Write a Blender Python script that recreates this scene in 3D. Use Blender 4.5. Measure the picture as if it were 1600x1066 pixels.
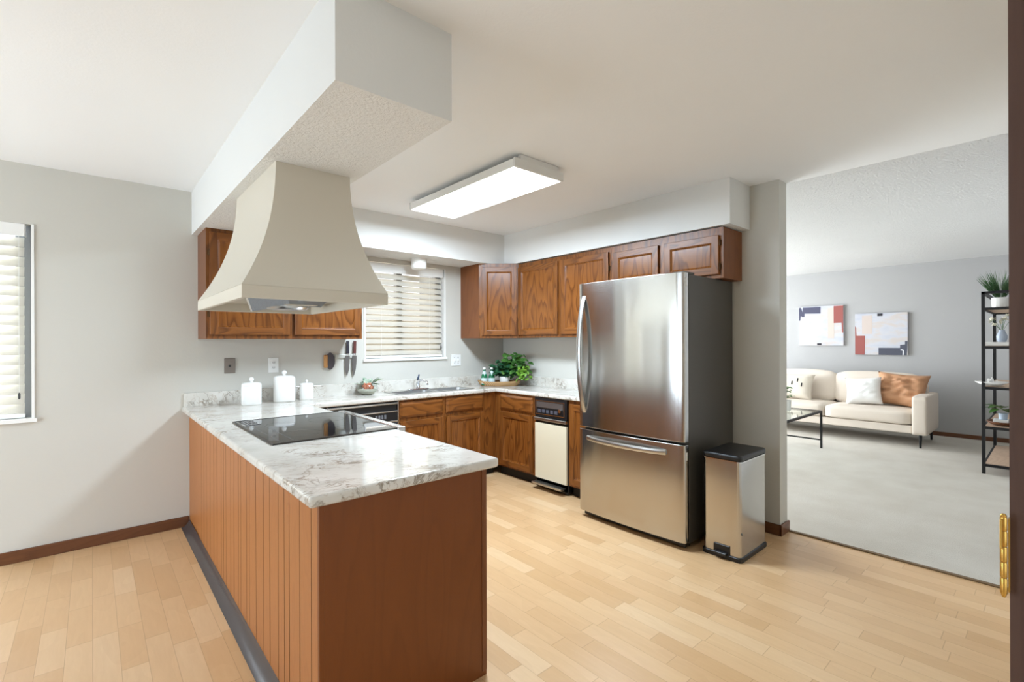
import bpy, bmesh, math, random
from mathutils import Vector, Matrix, noise
random.seed(7)
for o in list(bpy.data.objects): bpy.data.objects.remove(o)
SC = bpy.context.scene
COL = SC.collection
PI = math.pi

# ------------------------------------------------------------------ camera
H = 1.335
cam_d = bpy.data.cameras.new('camera'); cam = bpy.data.objects.new('camera', cam_d); COL.objects.link(cam)
cam_d.sensor_fit = 'HORIZONTAL'; cam_d.sensor_width = 36; cam_d.lens = 749.03/1600*36
cam_d.clip_start = .02; cam_d.shift_y = 1.1/1600
yaw = math.radians(41.246)
cam.matrix_world = Matrix.Translation((0, 0, H)) @ Matrix.Rotation(-yaw, 4, 'Z') @ Matrix.Rotation(PI/2, 4, 'X') @ Matrix.Rotation(math.radians(-.193), 4, 'Z')
SC.camera = cam

# ------------------------------------------------------------------ light
SC.view_settings.view_transform = 'Standard'; SC.view_settings.look = 'None'
SC.view_settings.gamma = 1; SC.view_settings.use_curve_mapping = False
SC.view_settings.exposure = 0.27
W = bpy.data.worlds.new('world'); SC.world = W; W.use_nodes = True
wn = W.node_tree.nodes; wl = W.node_tree.links
bg = wn['Background']; bg.inputs['Strength'].default_value = 1.5
wg = wn.new('ShaderNodeTexCoord'); sx = wn.new('ShaderNodeSeparateXYZ'); rp = wn.new('ShaderNodeValToRGB')
wl.new(wg.outputs['Generated'], sx.inputs[0]); wl.new(sx.outputs[2], rp.inputs[0]); wl.new(rp.outputs[0], bg.inputs[0])
rp.color_ramp.elements[0].position = .0; rp.color_ramp.elements[0].color = (.62, .60, .55, 1)
rp.color_ramp.elements[1].position = .25; rp.color_ramp.elements[1].color = (.82, .9, 1, 1)

def area(name, loc, rot, sx_, sy_, power, col=(1, 1, 1)):
    d = bpy.data.lights.new(name, 'AREA'); d.shape = 'RECTANGLE'; d.size = sx_; d.size_y = sy_
    d.energy = power; d.color = col
    o = bpy.data.objects.new(name, d); COL.objects.link(o); o.location = loc; o.rotation_euler = rot
    return o
# daylight standing in the openings: patio door (left), dining window, sink window, living room windows
area('daylight_patio_door', (-2.72, 2.85, 1.1), (0, -PI/2, 0), 2.0, 2.2, 98, (.70, .85, 1))
area('daylight_dining_window', (-.71, 4.55, 1.45), (-PI/2, 0, 0), .95, 1.2, 66, (.78, .89, 1))
area('daylight_sink_window', (2.31, 4.55, 1.6), (-PI/2, 0, 0), .9, .9, 9, (1, .91, .78))
area('daylight_living_window', (6.4, 6.05, 1.35), (-PI/2, 0, 0), 3.4, 1.9, 360, (.84, .92, 1))
area('added_fill_hall', (.1, -1.6, 1.35), (PI/2, 0, 0), 1.6, 1.9, 14, (.66, .83, 1))  # soft fill lamp added in the hall behind the camera to even the lighting

# ------------------------------------------------------------------ material helpers
def s(r, g, b, a=1):
    f = lambda c: (c/255/12.92) if c/255 <= .04045 else ((c/255+.055)/1.055)**2.4
    return (f(r), f(g), f(b), a)
class NT:
    def __init__(self, name):
        self.m = bpy.data.materials.new(name); self.m.use_nodes = True
        self.t = self.m.node_tree; self.p = self.t.nodes['Principled BSDF']; self.out = self.t.nodes['Material Output']
    def n(self, typ, ins=None, **kw):
        nd = self.t.nodes.new('ShaderNode'+typ)
        for k, v in kw.items(): setattr(nd, k, v)
        for k, v in (ins or {}).items(): self.s(nd, k, v)
        return nd
    def s(self, nd, k, v):
        i = nd.inputs[k]
        if isinstance(v, tuple) and len(v) == 2 and hasattr(v[0], 'outputs'): self.t.links.new(v[0].outputs[v[1]], i)
        elif hasattr(v, 'outputs'): self.t.links.new(v.outputs[0], i)
        else: i.default_value = v
    def P(self, **kw):
        for k, v in kw.items(): self.s(self.p, {'color': 'Base Color', 'rough': 'Roughness', 'metal': 'Metallic', 'spec': 'Specular IOR Level', 'coat': 'Coat Weight', 'coatr': 'Coat Roughness', 'normal': 'Normal', 'aniso': 'Anisotropic', 'anisor': 'Anisotropic Rotation', 'trans': 'Transmission Weight', 'ior': 'IOR', 'alpha': 'Alpha', 'sheen': 'Sheen Weight'}.get(k, k), v)
        return self
    def coord(self, scale=(1, 1, 1), rot=(0, 0, 0), kind='Object'):
        c = self.n('TexCoord'); return self.n('Mapping', {0: (c, kind), 'Scale': scale, 'Rotation': rot})
    def noise(self, vec, scale, detail=3, rough=.5, dist=0):
        return self.n('TexNoise', {'Vector': vec, 'Scale': scale, 'Detail': detail, 'Roughness': rough, 'Distortion': dist})
    def ramp(self, fac, stops):
        r = self.n('ValToRGB', {0: fac}); e = r.color_ramp.elements
        while len(e) < len(stops): e.new(.5)
        for el, (p, c) in zip(e, stops): el.position = p; el.color = c if len(c) == 4 else (*c, 1)
        return r
    def bump(self, h, strength=.3, dist=.01):
        return self.n('Bump', {'Height': h, 'Strength': strength, 'Distance': dist})
    def math(self, op, a, b=0., c=0.):
        nd = self.n('Math', operation=op); self.s(nd, 0, a); self.s(nd, 1, b)
        if op in ('MULTIPLY_ADD', 'COMPARE'): self.s(nd, 2, c)
        return nd
    def mix(self, fac, a, b, bt='MIX'):
        nd = self.n('Mix', data_type='RGBA', blend_type=bt)
        self.s(nd, 0, fac); self.s(nd, 6, a); self.s(nd, 7, b)
        return (nd, 2)
def plain(name, col, rough=.5, metal=0, **kw):
    t = NT(name); t.P(color=col, rough=rough, metal=metal, **kw); return t.m
def paint(name, col, rough=.85, bs=60, bstr=.12, bdist=.004, detail=3):
    t = NT(name); v = t.coord(); nz = t.noise(v, bs, detail, .6)
    n2 = t.noise(v, 1.3, 2); c = t.ramp(n2, [(0, tuple(x*.97 for x in col[:3])), (1, tuple(min(1, x*1.02) for x in col[:3]))])
    t.P(color=c, rough=rough, normal=t.bump(nz, bstr, bdist), spec=.3); return t.m
def wood(name, base, dark, light, axis='z', scale=1., rough=.32, figure=.6):
    """stained oak; grain runs along axis (object space)"""
    t = NT(name)
    k = {'x': (.09, 1, 1), 'y': (1, .09, 1), 'z': (1, 1, .09)}[axis]
    v = t.coord(tuple(a*scale for a in k))
    k2 = {'x': (.16, 1, 1), 'y': (1, .16, 1), 'z': (1, 1, .16)}[axis]
    v2 = t.coord(tuple(a*scale for a in k2))
    big = t.noise(v2, 6.5, 2, .45, .15)
    rings = t.math('FRACT', t.math('MULTIPLY', big, 11.))
    ringr = t.ramp(rings, [(0, (0, 0, 0)), (.55, (.35,)*3), (.85, (1,)*3), (1, (.1,)*3)])
    fine = t.noise(v, 170, 4, .65)
    pores = t.ramp(fine, [(.35, (1,)*3), (.5, (.25,)*3), (.7, (0,)*3)])
    fac = t.math('ADD', t.math('MULTIPLY', ringr, figure), t.math('MULTIPLY', fine, 1-figure))
    c1 = t.ramp(fac, [(.0, light), (.4, base), (.95, dark)])
    col = t.mix(t.math('MULTIPLY', pores, .35), c1, dark)
    t.P(color=col, rough=rough, normal=t.bump(fine, .08, .002), spec=.4); return t.m

M = {}
M['wall'] = paint('wall_paint', s(203, 200, 191))
M['soffit'] = paint('soffit_paint', s(222, 221, 217))
M['wall_far'] = paint('wall_paint_living', s(178, 177, 176))
M['ceiling'] = paint('ceiling_paint', s(240, 240, 239), bs=90, bstr=.15)
M['popcorn'] = paint('textured_ceiling', s(243, 242, 239), bs=65, bstr=1., bdist=.03, detail=5)
M['soffit_under'] = paint('textured_soffit_underside', s(226, 224, 219), bs=75, bstr=.7, bdist=.012, detail=5)
OB, OD, OL = s(126, 75, 31), s(82, 44, 17), s(150, 93, 42)
for a in 'xyz': M['oak_'+a] = wood('stained_oak_'+a, OB, OD, OL, a)
M['oak_panel'] = wood('stained_oak_panel', s(130, 77, 31), s(84, 45, 17), s(152, 94, 42), 'z', 1.0, .24, .6)
M['oak_side'] = wood('oak_side_veneer', s(122, 72, 38), s(102, 56, 28), s(132, 80, 43), 'z', .7, .35, .3)
M['bead'] = wood('beadboard_oak', s(170, 109, 58), s(146, 87, 42), s(180, 118, 66), 'z', 1.6, .42, .2)
M['endpanel'] = wood('dark_end_veneer', s(122, 66, 24), s(106, 55, 18), s(130, 72, 29), 'z', .6, .4, .2)
M['base_wood'] = wood('dark_stained_trim', s(112, 70, 42), s(78, 44, 24), s(130, 84, 52), 'x', 1., .4, .2)
M['base_wood_y'] = wood('dark_stained_trim_y', s(112, 70, 42), s(78, 44, 24), s(130, 84, 52), 'y', 1., .4, .2)
M['jamb'] = wood('door_jamb_wood', s(84, 60, 50), s(66, 44, 36), s(92, 68, 58), 'z', 1., .5, .2)
M['black'] = plain('black_plastic', s(22, 22, 24), .35)
M['kick'] = plain('toe_kick_black', s(22, 18, 16), .6)
M['cove'] = plain('dark_vinyl_cove', s(72, 64, 62), .22)
M['white'] = plain('white_paint_gloss', s(236, 235, 231), .35)
M['ceramic'] = plain('white_ceramic', s(238, 237, 233), .15)
M['chrome'] = plain('chrome', (.75, .75, .77, 1), .15, 1)
M['steel'] = plain('plain_steel', (.55, .55, .54, 1), .3, 1)
M['hinge'] = plain('antique_bronze_hinge', s(92, 66, 40), .4, .7)
M['brass'] = plain('brass', s(206, 164, 84), .32, .85)
M['almond'] = plain('almond_enamel', s(226, 217, 192), .35)
M['alm_trim'] = plain('grey_trim', s(120, 118, 112), .35, .5)
M['hood'] = paint('hood_beige_enamel', s(208, 200, 184), rough=.42, bs=25, bstr=.02)
M['white_emit'] = None
t = NT('brushed_stainless')
t.P(color=(.56, .55, .53, 1), metal=1., rough=.15, aniso=.9, anisor=.25)
tg = t.n('Tangent', direction_type='RADIAL', axis='Z'); t.s(t.p, 'Tangent', tg)
M['stainless'] = t.m
M['fridge_side'] = plain('fridge_side_grey', s(80, 76, 70), .4, .3)
M['glass_black'] = plain('black_ceramic_glass', s(14, 14, 15), .04, spec=.9)
M['glass_line'] = plain('burner_print_grey', s(88, 88, 90), .2)
def glass(name, col=(1, 1, 1, 1), rough=.02):
    t = NT(name); tr = t.n('BsdfTransparent', {0: col}); gl = t.n('BsdfGlossy', {0: (1, 1, 1, 1), 'Roughness': rough})
    fr = t.math('MULTIPLY_ADD', t.math('POWER', (t.n('LayerWeight', {0: .5}), 'Facing'), 4.), .6, .05); mx = t.n('MixShader', {0: fr, 1: tr, 2: gl}); t.s(t.out, 0, mx); return t.m
M['pane'] = glass('window_glass'); M['clear'] = glass('clear_bowl_glass', (.93, .96, .94, 1)); M['table_glass'] = glass('table_glass', (.9, .94, .93, 1))
# translucent blind slats
t = NT('white_blind_slat'); df = t.n('BsdfDiffuse', {0: s(204, 199, 188)}); tl = t.n('BsdfTranslucent', {0: s(226, 222, 212)})
t.s(t.out, 0, t.n('MixShader', {0: .27, 1: df, 2: tl})); M['slat'] = t.m
# laminate marble worktop
t = NT('marble_laminate')
v = t.coord((1, 1, 1), (0, 0, .5)); warp = t.noise(v, 3.0, 4, .55)
vv = t.n('VectorMath', {0: v, 1: (t.n('VectorMath', {0: (warp, 'Color'), 1: (.35, .35, .35)}, operation='MULTIPLY'), 0)}, operation='ADD')
vm = t.n('Mapping', {0: vv, 'Scale': (1, 2.1, 1)})
def veins(scale, width, det):
    n1 = t.noise(vm, scale, det, .6, .6); a = t.math('ABSOLUTE', t.math('SUBTRACT', n1, .5)); return t.ramp(a, [(0, (1,)*3), (width, (0,)*3)])
v1 = veins(4.2, .026, 5); v2_ = veins(10., .028, 5)
mask = t.ramp(t.noise(v, 5, 3), [(.42, (0,)*3), (.6, (1,)*3)])
cloud = t.ramp(t.noise(v, 6, 4), [(.3, s(204, 199, 189)), (.7, s(224, 220, 212))])
c = t.mix(t.math('MULTIPLY', v2_, t.math('MULTIPLY', mask, .6)), cloud, s(160, 136, 112))
c = t.mix(t.math('MULTIPLY', v1, t.math('MULTIPLY', mask, .85)), c, s(130, 116, 98))
t.P(color=c, rough=.09, spec=.38); M['marble'] = t.m
# laminate strip floor
t = NT('oak_strip_laminate'); tc = t.n('TexCoord'); sp = t.n('SeparateXYZ', {0: (tc, 'Object')})
row_f = t.math('DIVIDE', (sp, 0), .089); row = t.math('FLOOR', row_f)
rr = t.n('TexWhiteNoise', {'W': row}, noise_dimensions='1D')
len_f = t.math('MULTIPLY_ADD', (rr, 0), 9.7, t.math('DIVIDE', (sp, 1), t.math('MULTIPLY_ADD', (rr, 0), .16, .36)))
ix = t.math('FLOOR', len_f); cmb = t.n('CombineXYZ', {0: row, 1: ix})
pl = t.n('TexWhiteNoise', {0: cmb}, noise_dimensions='3D')
offs = t.n('VectorMath', {0: (pl, 'Color'), 1: (7., 7., 7.)}, operation='MULTIPLY')
gv = t.n('VectorMath', {0: (t.n('Mapping', {0: (tc, 'Object'), 'Scale': (1, .12, 1)}), 0), 1: (offs, 0)}, operation='ADD')
gr = t.noise(gv, 60, 4, .6, .3)
gv2 = t.n('VectorMath', {0: (t.n('Mapping', {0: (tc, 'Object'), 'Scale': (1, .35, 1)}), 0), 1: (offs, 0)}, operation='ADD')
fig = t.math('FRACT', t.math('MULTIPLY', t.noise(gv2, 6, 1), 5))
basec = t.ramp((pl, 0), [(0, s(208, 169, 123)), (.18, s(214, 176, 131)), (.5, s(219, 182, 137)), (.85, s(224, 189, 145)), (1, s(229, 198, 157))])
c = t.mix(t.math('MULTIPLY', gr, .28), basec, s(176, 128, 84))
c = t.mix(t.math('MULTIPLY', fig, .07), c, s(170, 120, 78))
gx = t.math('ABSOLUTE', t.math('SUBTRACT', t.math('FRACT', row_f), .5)); gy = t.math('ABSOLUTE', t.math('SUBTRACT', t.math('FRACT', len_f), .5))
gap = t.math('MAXIMUM', t.math('GREATER_THAN', gx, .487), t.math('GREATER_THAN', gy, .496))
c = t.mix(t.math('MULTIPLY', gap, .35), c, s(140, 98, 64))
t.P(color=c, rough=.33, spec=.45); M['floor'] = t.m
# carpet
t = NT('beige_carpet'); v = t.coord(); n1 = t.noise(v, 260, 3, .7); n2 = t.noise(v, 3.2, 3)
c = t.mix(t.math('MULTIPLY', n1, .5), t.ramp(n2, [(.3, s(222, 215, 203)), (.7, s(234, 229, 219))]), s(210, 200, 184))
t.P(color=c, rough=.95, normal=t.bump(n1, .9, .01), spec=.1); M['carpet'] = t.m
# fabrics
def fabric(name, col, sc=420, rough=.9):
    t = NT(name); v = t.coord(); n1 = t.noise(v, sc, 2, .7); c = t.mix(t.math('MULTIPLY', n1, .25), col, tuple(x*.78 for x in col[:3])+(1,))
    t.P(color=c, rough=rough, normal=t.bump(n1, .4, .003), spec=.2); return t.m
M['sofa'] = fabric('cream_sofa_weave', s(226, 214, 200)); M['pill_white'] = fabric('white_cotton', s(240, 239, 236))
M['pill_tan'] = fabric('tan_leatherette', s(196, 148, 112), 60, .6); M['pill_cream'] = fabric('cream_cotton', s(228, 219, 204))
M['iron'] = plain('matt_black_iron', s(30, 29, 30), .5, .4)
M['shelfwood'] = wood('light_shelf_wood', s(206, 180, 156), s(182, 154, 128), s(216, 194, 170), 'x', 1, .5, .3)
def leafm(name, a, b):
    t = NT(name); n1 = t.noise(t.coord(), 30, 3); t.P(color=t.ramp(n1, [(.3, a), (.7, b)]), rough=.45, spec=.4); return t.m
M['leaf'] = leafm('pothos_leaf', s(34, 78, 30), s(82, 124, 54)); M['leaf_dark'] = leafm('dark_leaf', s(16, 54, 34), s(48, 96, 62))
M['leaf_lime'] = leafm('lime_leaf', s(84, 136, 34), s(132, 172, 66)); M['grass'] = leafm('grass_blade', s(44, 78, 44), s(92, 124, 78))
M['soil'] = plain('potting_soil', s(66, 46, 34), .95); M['terra'] = plain('terracotta_chips', s(184, 112, 84), .8)
M['bottle'] = plain('green_bottle_glass', s(20, 104, 66), .08, spec=.8); M['label'] = plain('pale_blue_label', s(196, 214, 214), .5)
t = NT('woven_wicker'); v = t.coord(); w1 = t.n('TexWave', {'Vector': v, 'Scale': 55., 'Distortion': 1.}, bands_direction='Z'); w2 = t.n('TexWave', {'Vector': v, 'Scale': 40., 'Distortion': .5}, bands_direction='DIAGONAL')
m_ = t.math('MULTIPLY', w1, w2); t.P(color=t.ramp(m_, [(0, s(150, 112, 70)), (.6, s(214, 176, 126))]), rough=.7, normal=t.bump(m_, .6, .004)); M['wicker'] = t.m
t = NT('fluorescent_diffuser'); t.P(color=s(245, 245, 245), rough=.4); t.s(t.p, 'Emission Color', (1, .985, .95, 1)); t.s(t.p, 'Emission Strength', 2.6); M['diffuser'] = t.m

# ------------------------------------------------------------------ mesh helpers
def bm_box(bm, x0, x1, y0, y1, z0, z1, bev=0, seg=2):
    b = bmesh.new(); bmesh.ops.create_cube(b, size=1)
    for v in b.verts: v.co = Vector(((x0+x1)/2+v.co.x*(x1-x0), (y0+y1)/2+v.co.y*(y1-y0), (z0+z1)/2+v.co.z*(z1-z0)))
    if bev: bmesh.ops.bevel(b, geom=b.edges[:], offset=bev, segments=seg, profile=.5, affect='EDGES')
    merge(bm, b)
def merge(bm, b, mat=None):
    if mat is not None: bmesh.ops.transform(b, matrix=mat, verts=b.verts)
    me = bpy.data.meshes.new('tmp'); b.to_mesh(me); b.free(); bm.from_mesh(me); bpy.data.meshes.remove(me)
def bm_tube(bm, pts, r, n=10, caps=True):
    pts = [Vector(p) for p in pts]; rings = []
    rs = r if isinstance(r, (list, tuple)) else [r]*len(pts)
    up = Vector((0, 0, 1))
    for i, p in enumerate(pts):
        d = (pts[min(i+1, len(pts)-1)]-pts[max(i-1, 0)]).normalized()
        a = d.cross(up);
        if a.length < 1e-3: a = d.cross(Vector((0, 1, 0)))
        a.normalize(); c = d.cross(a).normalized()
        rings.append([bm.verts.new(p+(a*math.cos(2*PI*k/n)+c*math.sin(2*PI*k/n))*rs[i]) for k in range(n)])
    for i in range(len(rings)-1):
        for k in range(n): bm.faces.new((rings[i][k], rings[i][(k+1) % n], rings[i+1][(k+1) % n], rings[i+1][k]))
    if caps: bm.faces.new(rings[0][::-1]); bm.faces.new(rings[-1])
def bm_lathe(bm, prof, c=(0, 0, 0), n=32, sq=2., sx_=1, sy_=1, closed=False):
    """prof: (r,z) list; sq>2 gives a rounded-square plan"""
    rings = []
    for r, z in prof:
        ring = []
        for k in range(n):
            a = 2*PI*k/n; ca, sa = math.cos(a), math.sin(a)
            q = (abs(ca)**sq+abs(sa)**sq)**(-1/sq)
            ring.append(bm.verts.new((c[0]+r*q*ca*sx_, c[1]+r*q*sa*sy_, c[2]+z)))
        rings.append(ring)
    for i in range(len(rings)-1):
        for k in range(n): bm.faces.new((rings[i][k], rings[i][(k+1) % n], rings[i+1][(k+1) % n], rings[i+1][k]))
    bm.faces.new(rings[0][::-1]); bm.faces.new(rings[-1])
def bm_prism(bm, poly, z0, z1, axis='z'):
    """extrude a polygon; axis is the extrusion direction, poly in the other two axes"""
    f = {'z': lambda p, h: (p[0], p[1], h), 'y': lambda p, h: (p[0], h, p[1]), 'x': lambda p, h: (h, p[0], p[1])}[axis]
    a = [bm.verts.new(f(p, z0)) for p in poly]; b = [bm.verts.new(f(p, z1)) for p in poly]; n = len(poly)
    bm.faces.new(a[::-1]); bm.faces.new(b)
    for i in range(n): bm.faces.new((a[i], a[(i+1) % n], b[(i+1) % n], b[i]))
def cells(us, vs, inside, h0, h1, plane='xy', dissolve=True):
    """slab with holes made from a grid of cells"""
    bm = bmesh.new(); f = {'xy': lambda u, v, h: (u, v, h), 'xz': lambda u, v, h: (u, h, v), 'yz': lambda u, v, h: (h, u, v)}[plane]
    V = {}
    def vt(i, j, k):
        if (i, j, k) not in V: V[(i, j, k)] = bm.verts.new(f(us[i], vs[j], (h0, h1)[k]))
        return V[(i, j, k)]
    n, m = len(us)-1, len(vs)-1
    I = [[inside((us[i]+us[i+1])/2, (vs[j]+vs[j+1])/2) for j in range(m)] for i in range(n)]
    g = lambda i, j: 0 <= i < n and 0 <= j < m and I[i][j]
    for i in range(n):
        for j in range(m):
            if not I[i][j]: continue
            for k in (0, 1): bm.faces.new((vt(i, j, k), vt(i+1, j, k), vt(i+1, j+1, k), vt(i, j+1, k)))
            for a, (p, q) in {(-1, 0): ((i, j), (i, j+1)), (1, 0): ((i+1, j), (i+1, j+1)), (0, -1): ((i, j), (i+1, j)), (0, 1): ((i, j+1), (i+1, j+1))}.items():
                if not g(i+a[0], j+a[1]): bm.faces.new((vt(*p, 0), vt(*q, 0), vt(*q, 1), vt(*p, 1)))
    bmesh.ops.recalc_face_normals(bm, faces=bm.faces)
    if dissolve: bmesh.ops.dissolve_limit(bm, angle_limit=.01, verts=bm.verts, edges=bm.edges)
    return bm
def fr_(x0, x1, v0, v1, w, h0, h1, plane='xz', bars=(), rails=()):
    """rectangular frame in one piece, with optional upright bars and cross rails"""
    us = sorted({x0, x0+w, x1-w, x1, *[q for b in bars for q in (b[0], b[1])]}); vs = sorted({v0, v0+w, v1-w, v1, *[q for b in rails for q in (b[0], b[1])]})
    return cells(us, vs, lambda u, v: u < x0+w or u > x1-w or v < v0+w or v > v1-w or any(b[0] < u < b[1] for b in bars) or any(b[0] < v < b[1] for b in rails), h0, h1, plane)
def obj(name, bm, mat, parent=None, loc=None, smooth=False, bevel=0, recalc=True, autosmooth=None):
    if recalc: bmesh.ops.recalc_face_normals(bm, faces=bm.faces)
    me = bpy.data.meshes.new(name); bm.to_mesh(me); bm.free()
    o = bpy.data.objects.new(name, me); COL.objects.link(o)
    for m in (mat if isinstance(mat, (list, tuple)) else [mat]): me.materials.append(m)
    if smooth:
        me.shade_smooth()
        if autosmooth is not None: me.set_sharp_from_angle(angle=math.radians(autosmooth))
    if bevel:
        md = o.modifiers.new('bevel', 'BEVEL'); md.width = bevel; md.segments = 3; md.limit_method = 'ANGLE'; md.angle_limit = math.radians(40)
    if parent: o.parent = parent
    if loc: o.location = loc
    return o
def tag(o, label, cat, group=None):
    o['label'] = label; o['category'] = cat
    if group: o['group'] = group
    return o
def thing(name, label, cat, loc=(0, 0, 0), rz=0, group=None):
    o = bpy.data.objects.new(name, None); COL.objects.link(o); o.empty_display_size = .1
    o.location = loc; o.rotation_euler = (0, 0, rz); return tag(o, label, cat, group)
def struct(name, bm, mat, **kw):
    o = obj(name, bm, mat, **kw); o['kind'] = 'structure'; return o
def box(*a, bev=0):
    bm = bmesh.new(); bm_box(bm, *a, bev=bev); return bm
def boxes(*L, bev=0):
    bm = bmesh.new()
    for a in L: bm_box(bm, *a, bev=bev)
    return bm

# ------------------------------------------------------------------ room shell
YB, XR, CZ, SZ = 4.19, 3.54, 2.44, 2.127
def poly_slab(poly, z0, z1):
    bm = bmesh.new(); bm_prism(bm, poly, z0, z1); return bm
struct('floor', box(-2.7, 3.675, -2.2, 4.35, -.1, 0), M['floor'])
cf = struct('floor_carpet', cells([3.675, 9.0], [-.2, 6.1], lambda u, v: True, -.1, .004), M['carpet'])
struct('ceiling', box(-2.7, 3.675, -2.2, 4.35, CZ, CZ+.1), M['ceiling'])
struct('ceiling_living', box(3.675, 9.0, -.2, 6.1, CZ, CZ+.1), M['popcorn'])
# back wall with dining window and sink window openings
WA = (-1.15, -.268, .872, 2.07); WB = (1.875, 2.755, 1.18, 2.085)
hole = lambda w, u, v: w[0] < u < w[1] and w[2] < v < w[3]
struct('wall_back', cells([-2.7, WA[0], WA[1], WB[0], WB[1], 3.67], [0, WA[2], WB[2], WA[3], WB[3], CZ], lambda u, v: not hole(WA, u, v) and not hole(WB, u, v), YB, YB+.14, 'xz'), M['wall'])
struct('wall_right', box(XR, 3.67, 1.26, 4.19, 0, CZ), M['wall'])
struct('wall_left', cells([-.1, 1.7, 4.0, 4.19], [0, 2.08, CZ], lambda u, v: not (1.7 < u < 4.0 and v < 2.08), -2.7, -2.6, 'yz'), M['wall'])
struct('wall_front', cells([-2.6, -.62, .8, 3.67], [0, 2.06, CZ], lambda u, v: not (-.62 < u < .8 and v < 2.06), -.1, -.0, 'xz'), M['wall'])
struct('wall_hall_left', box(-1.3, -1.2, -2.2, -.1, 0, CZ), M['wall'])
struct('wall_hall_right', box(1.5, 1.6, -2.2, -.1, 0, CZ), M['wall'])
struct('wall_living_far', box(8.9, 9.0, -.2, 6.1, 0, CZ), M['wall_far'])
struct('wall_living_near', box(3.67, 8.9, -.0, .12, 0, CZ), M['wall_far'])
struct('wall_living_window', cells([3.57, 4.7, 8.1, 8.9], [0, .4, 2.3, CZ], lambda u, v: not (4.7 < u < 8.1 and .4 < v < 2.3), 6.0, 6.1, 'xz'), M['wall_far'])
struct('wall_living_side', box(3.57, 3.67, 4.33, 6.0, 0, CZ), M['wall_far'])
# soffits: over the sink wall, the beam that carries the hood, over the right-hand cabinets
def soffit(name, poly, z0=SZ, z1=CZ):
    bm = bmesh.new(); bm_prism(bm, poly, z0, z1); bmesh.ops.recalc_face_normals(bm, faces=bm.faces)
    for f in bm.faces: f.material_index = 1 if f.normal.z < -.9 else 0
    return struct(name, bm, [M['soffit'], M['soffit_under']], recalc=False)
soffit('trim_1', [(.554, 3.80), (.554, 1.436), (.975, 1.436), (.975, 3.80)])
soffit('trim_2', [(.554, 3.80), (3.228, 3.80), (3.228, YB), (.554, YB)])
soffit('trim_3', [(3.228, 3.80), (3.228, 1.455), (XR, 1.455), (XR, YB), (3.228, YB)])
# small roof-line moulding strip in the ceiling corner over the sink soffit
# baseboards
def baseb(name, x0, x1, y0, y1, mat, h=.075):
    return struct(name, box(x0, x1, y0, y1, 0, h, bev=.004), mat)
baseb('baseboard_back', -2.6, .529, YB-.014, YB, M['base_wood'])
baseb('baseboard_right', XR-.013, XR, 1.245, 1.56, M['base_wood_y'])
baseb('baseboard_pillar', XR-.013, 3.683, 1.246, 1.26, M['base_wood'])
baseb('baseboard_living_far', 8.885, 8.9, .12, 6.0, M['base_wood_y'], .06)
baseb('baseboard_left', -2.6, -2.586, 0, 1.69, M['base_wood_y'])
struct('trim_4', box(3.662, 3.69, .12, 1.262, 0, .009, bev=.003), plain('carpet_edge_strip', s(112, 88, 58), .5))
# door jamb beside the camera, with its casing
struct('door_1_jamb', box(.80, .92, .019, .038, 0, 2.06), M['jamb'])
struct('door_1_casing', box(.795, .93, -.115, .019, 0, 2.06), plain('casing_pinkish_wood', s(186, 160, 150), .5))
hg = thing('door_hinge', 'brass butt hinge on the dark door jamb at the right edge', 'hinge', (.7895, .0424, 1.043))
bm = bmesh.new()
for k, (a, b) in enumerate([(0, .018), (.0185, .036), (.0365, .054), (.0545, .072), (.0725, .088)]): bm_lathe(bm, [(.0028, a), (.0032, a+.001), (.0032, b-.001), (.0028, b)], n=16)
bm_lathe(bm, [(.0015, -.004), (.0026, -.001), (.0026, 0)], n=12); bm_lathe(bm, [(.0026, .088), (.003, .090), (.0015, .092)], n=12)
obj('barrel', bm, M['brass'], hg, smooth=True, autosmooth=40)
obj('leaf', box(.0015, .0125, -.0050, -.0035, .002, .086), M['brass'], hg)
bm = box(-.006, -.002, .0006, .003, .052, .086, bev=.0008); obj('screw_plate', bm, M['brass'], hg)

# windows ------------------------------------------------------------
def window(name, x0, x1, z0, z1, mull, cream):
    w = struct(name, fr_(x0, x1, z0, z1, .035, YB+.06, YB+.12, 'xz', bars=[(mull-.03, mull+.03), (x1-.085, x1-.03)]), plain(name+'_frame', s(130, 132, 134), .4))
    g = obj('pane', box(x0+.03, x1-.03, YB+.085, YB+.089, z0+.03, z1-.03), M['pane'], w)
    # white sill / liner around the opening, proud of the wall
    r = obj('sill', boxes((x0-.012, x1+.012, YB-.02, YB+.06, z0-.022, z0+.001), (x0-.001, x0+.012, YB-.008, YB+.06, z0, z1), (x1-.012, x1+.001, YB-.008, YB+.06, z0, z1)), M['white'], w)
    return w
window('window_1', WB[0], WB[1], WB[2], WB[3]-.0, 2.262, True)
window('window_2', WA[0], WA[1], WA[2], WA[3], -.70, False)
# patio door in the left wall (outside the frame, seen only in reflections)
pd = struct('door_2', fr_(1.7, 4.0, 0, 2.08, .07, -2.69, -2.63, 'yz', bars=[(2.80, 2.90)]), M['white'])
obj('pane', box(-2.662, -2.658, 1.75, 3.95, .06, 2.03), M['pane'], pd)
lw = struct('window_3', fr_(4.7, 8.1, .4, 2.3, .06, 6.02, 6.08, 'xz', bars=[(6.37, 6.43)]), M['white'])

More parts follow.
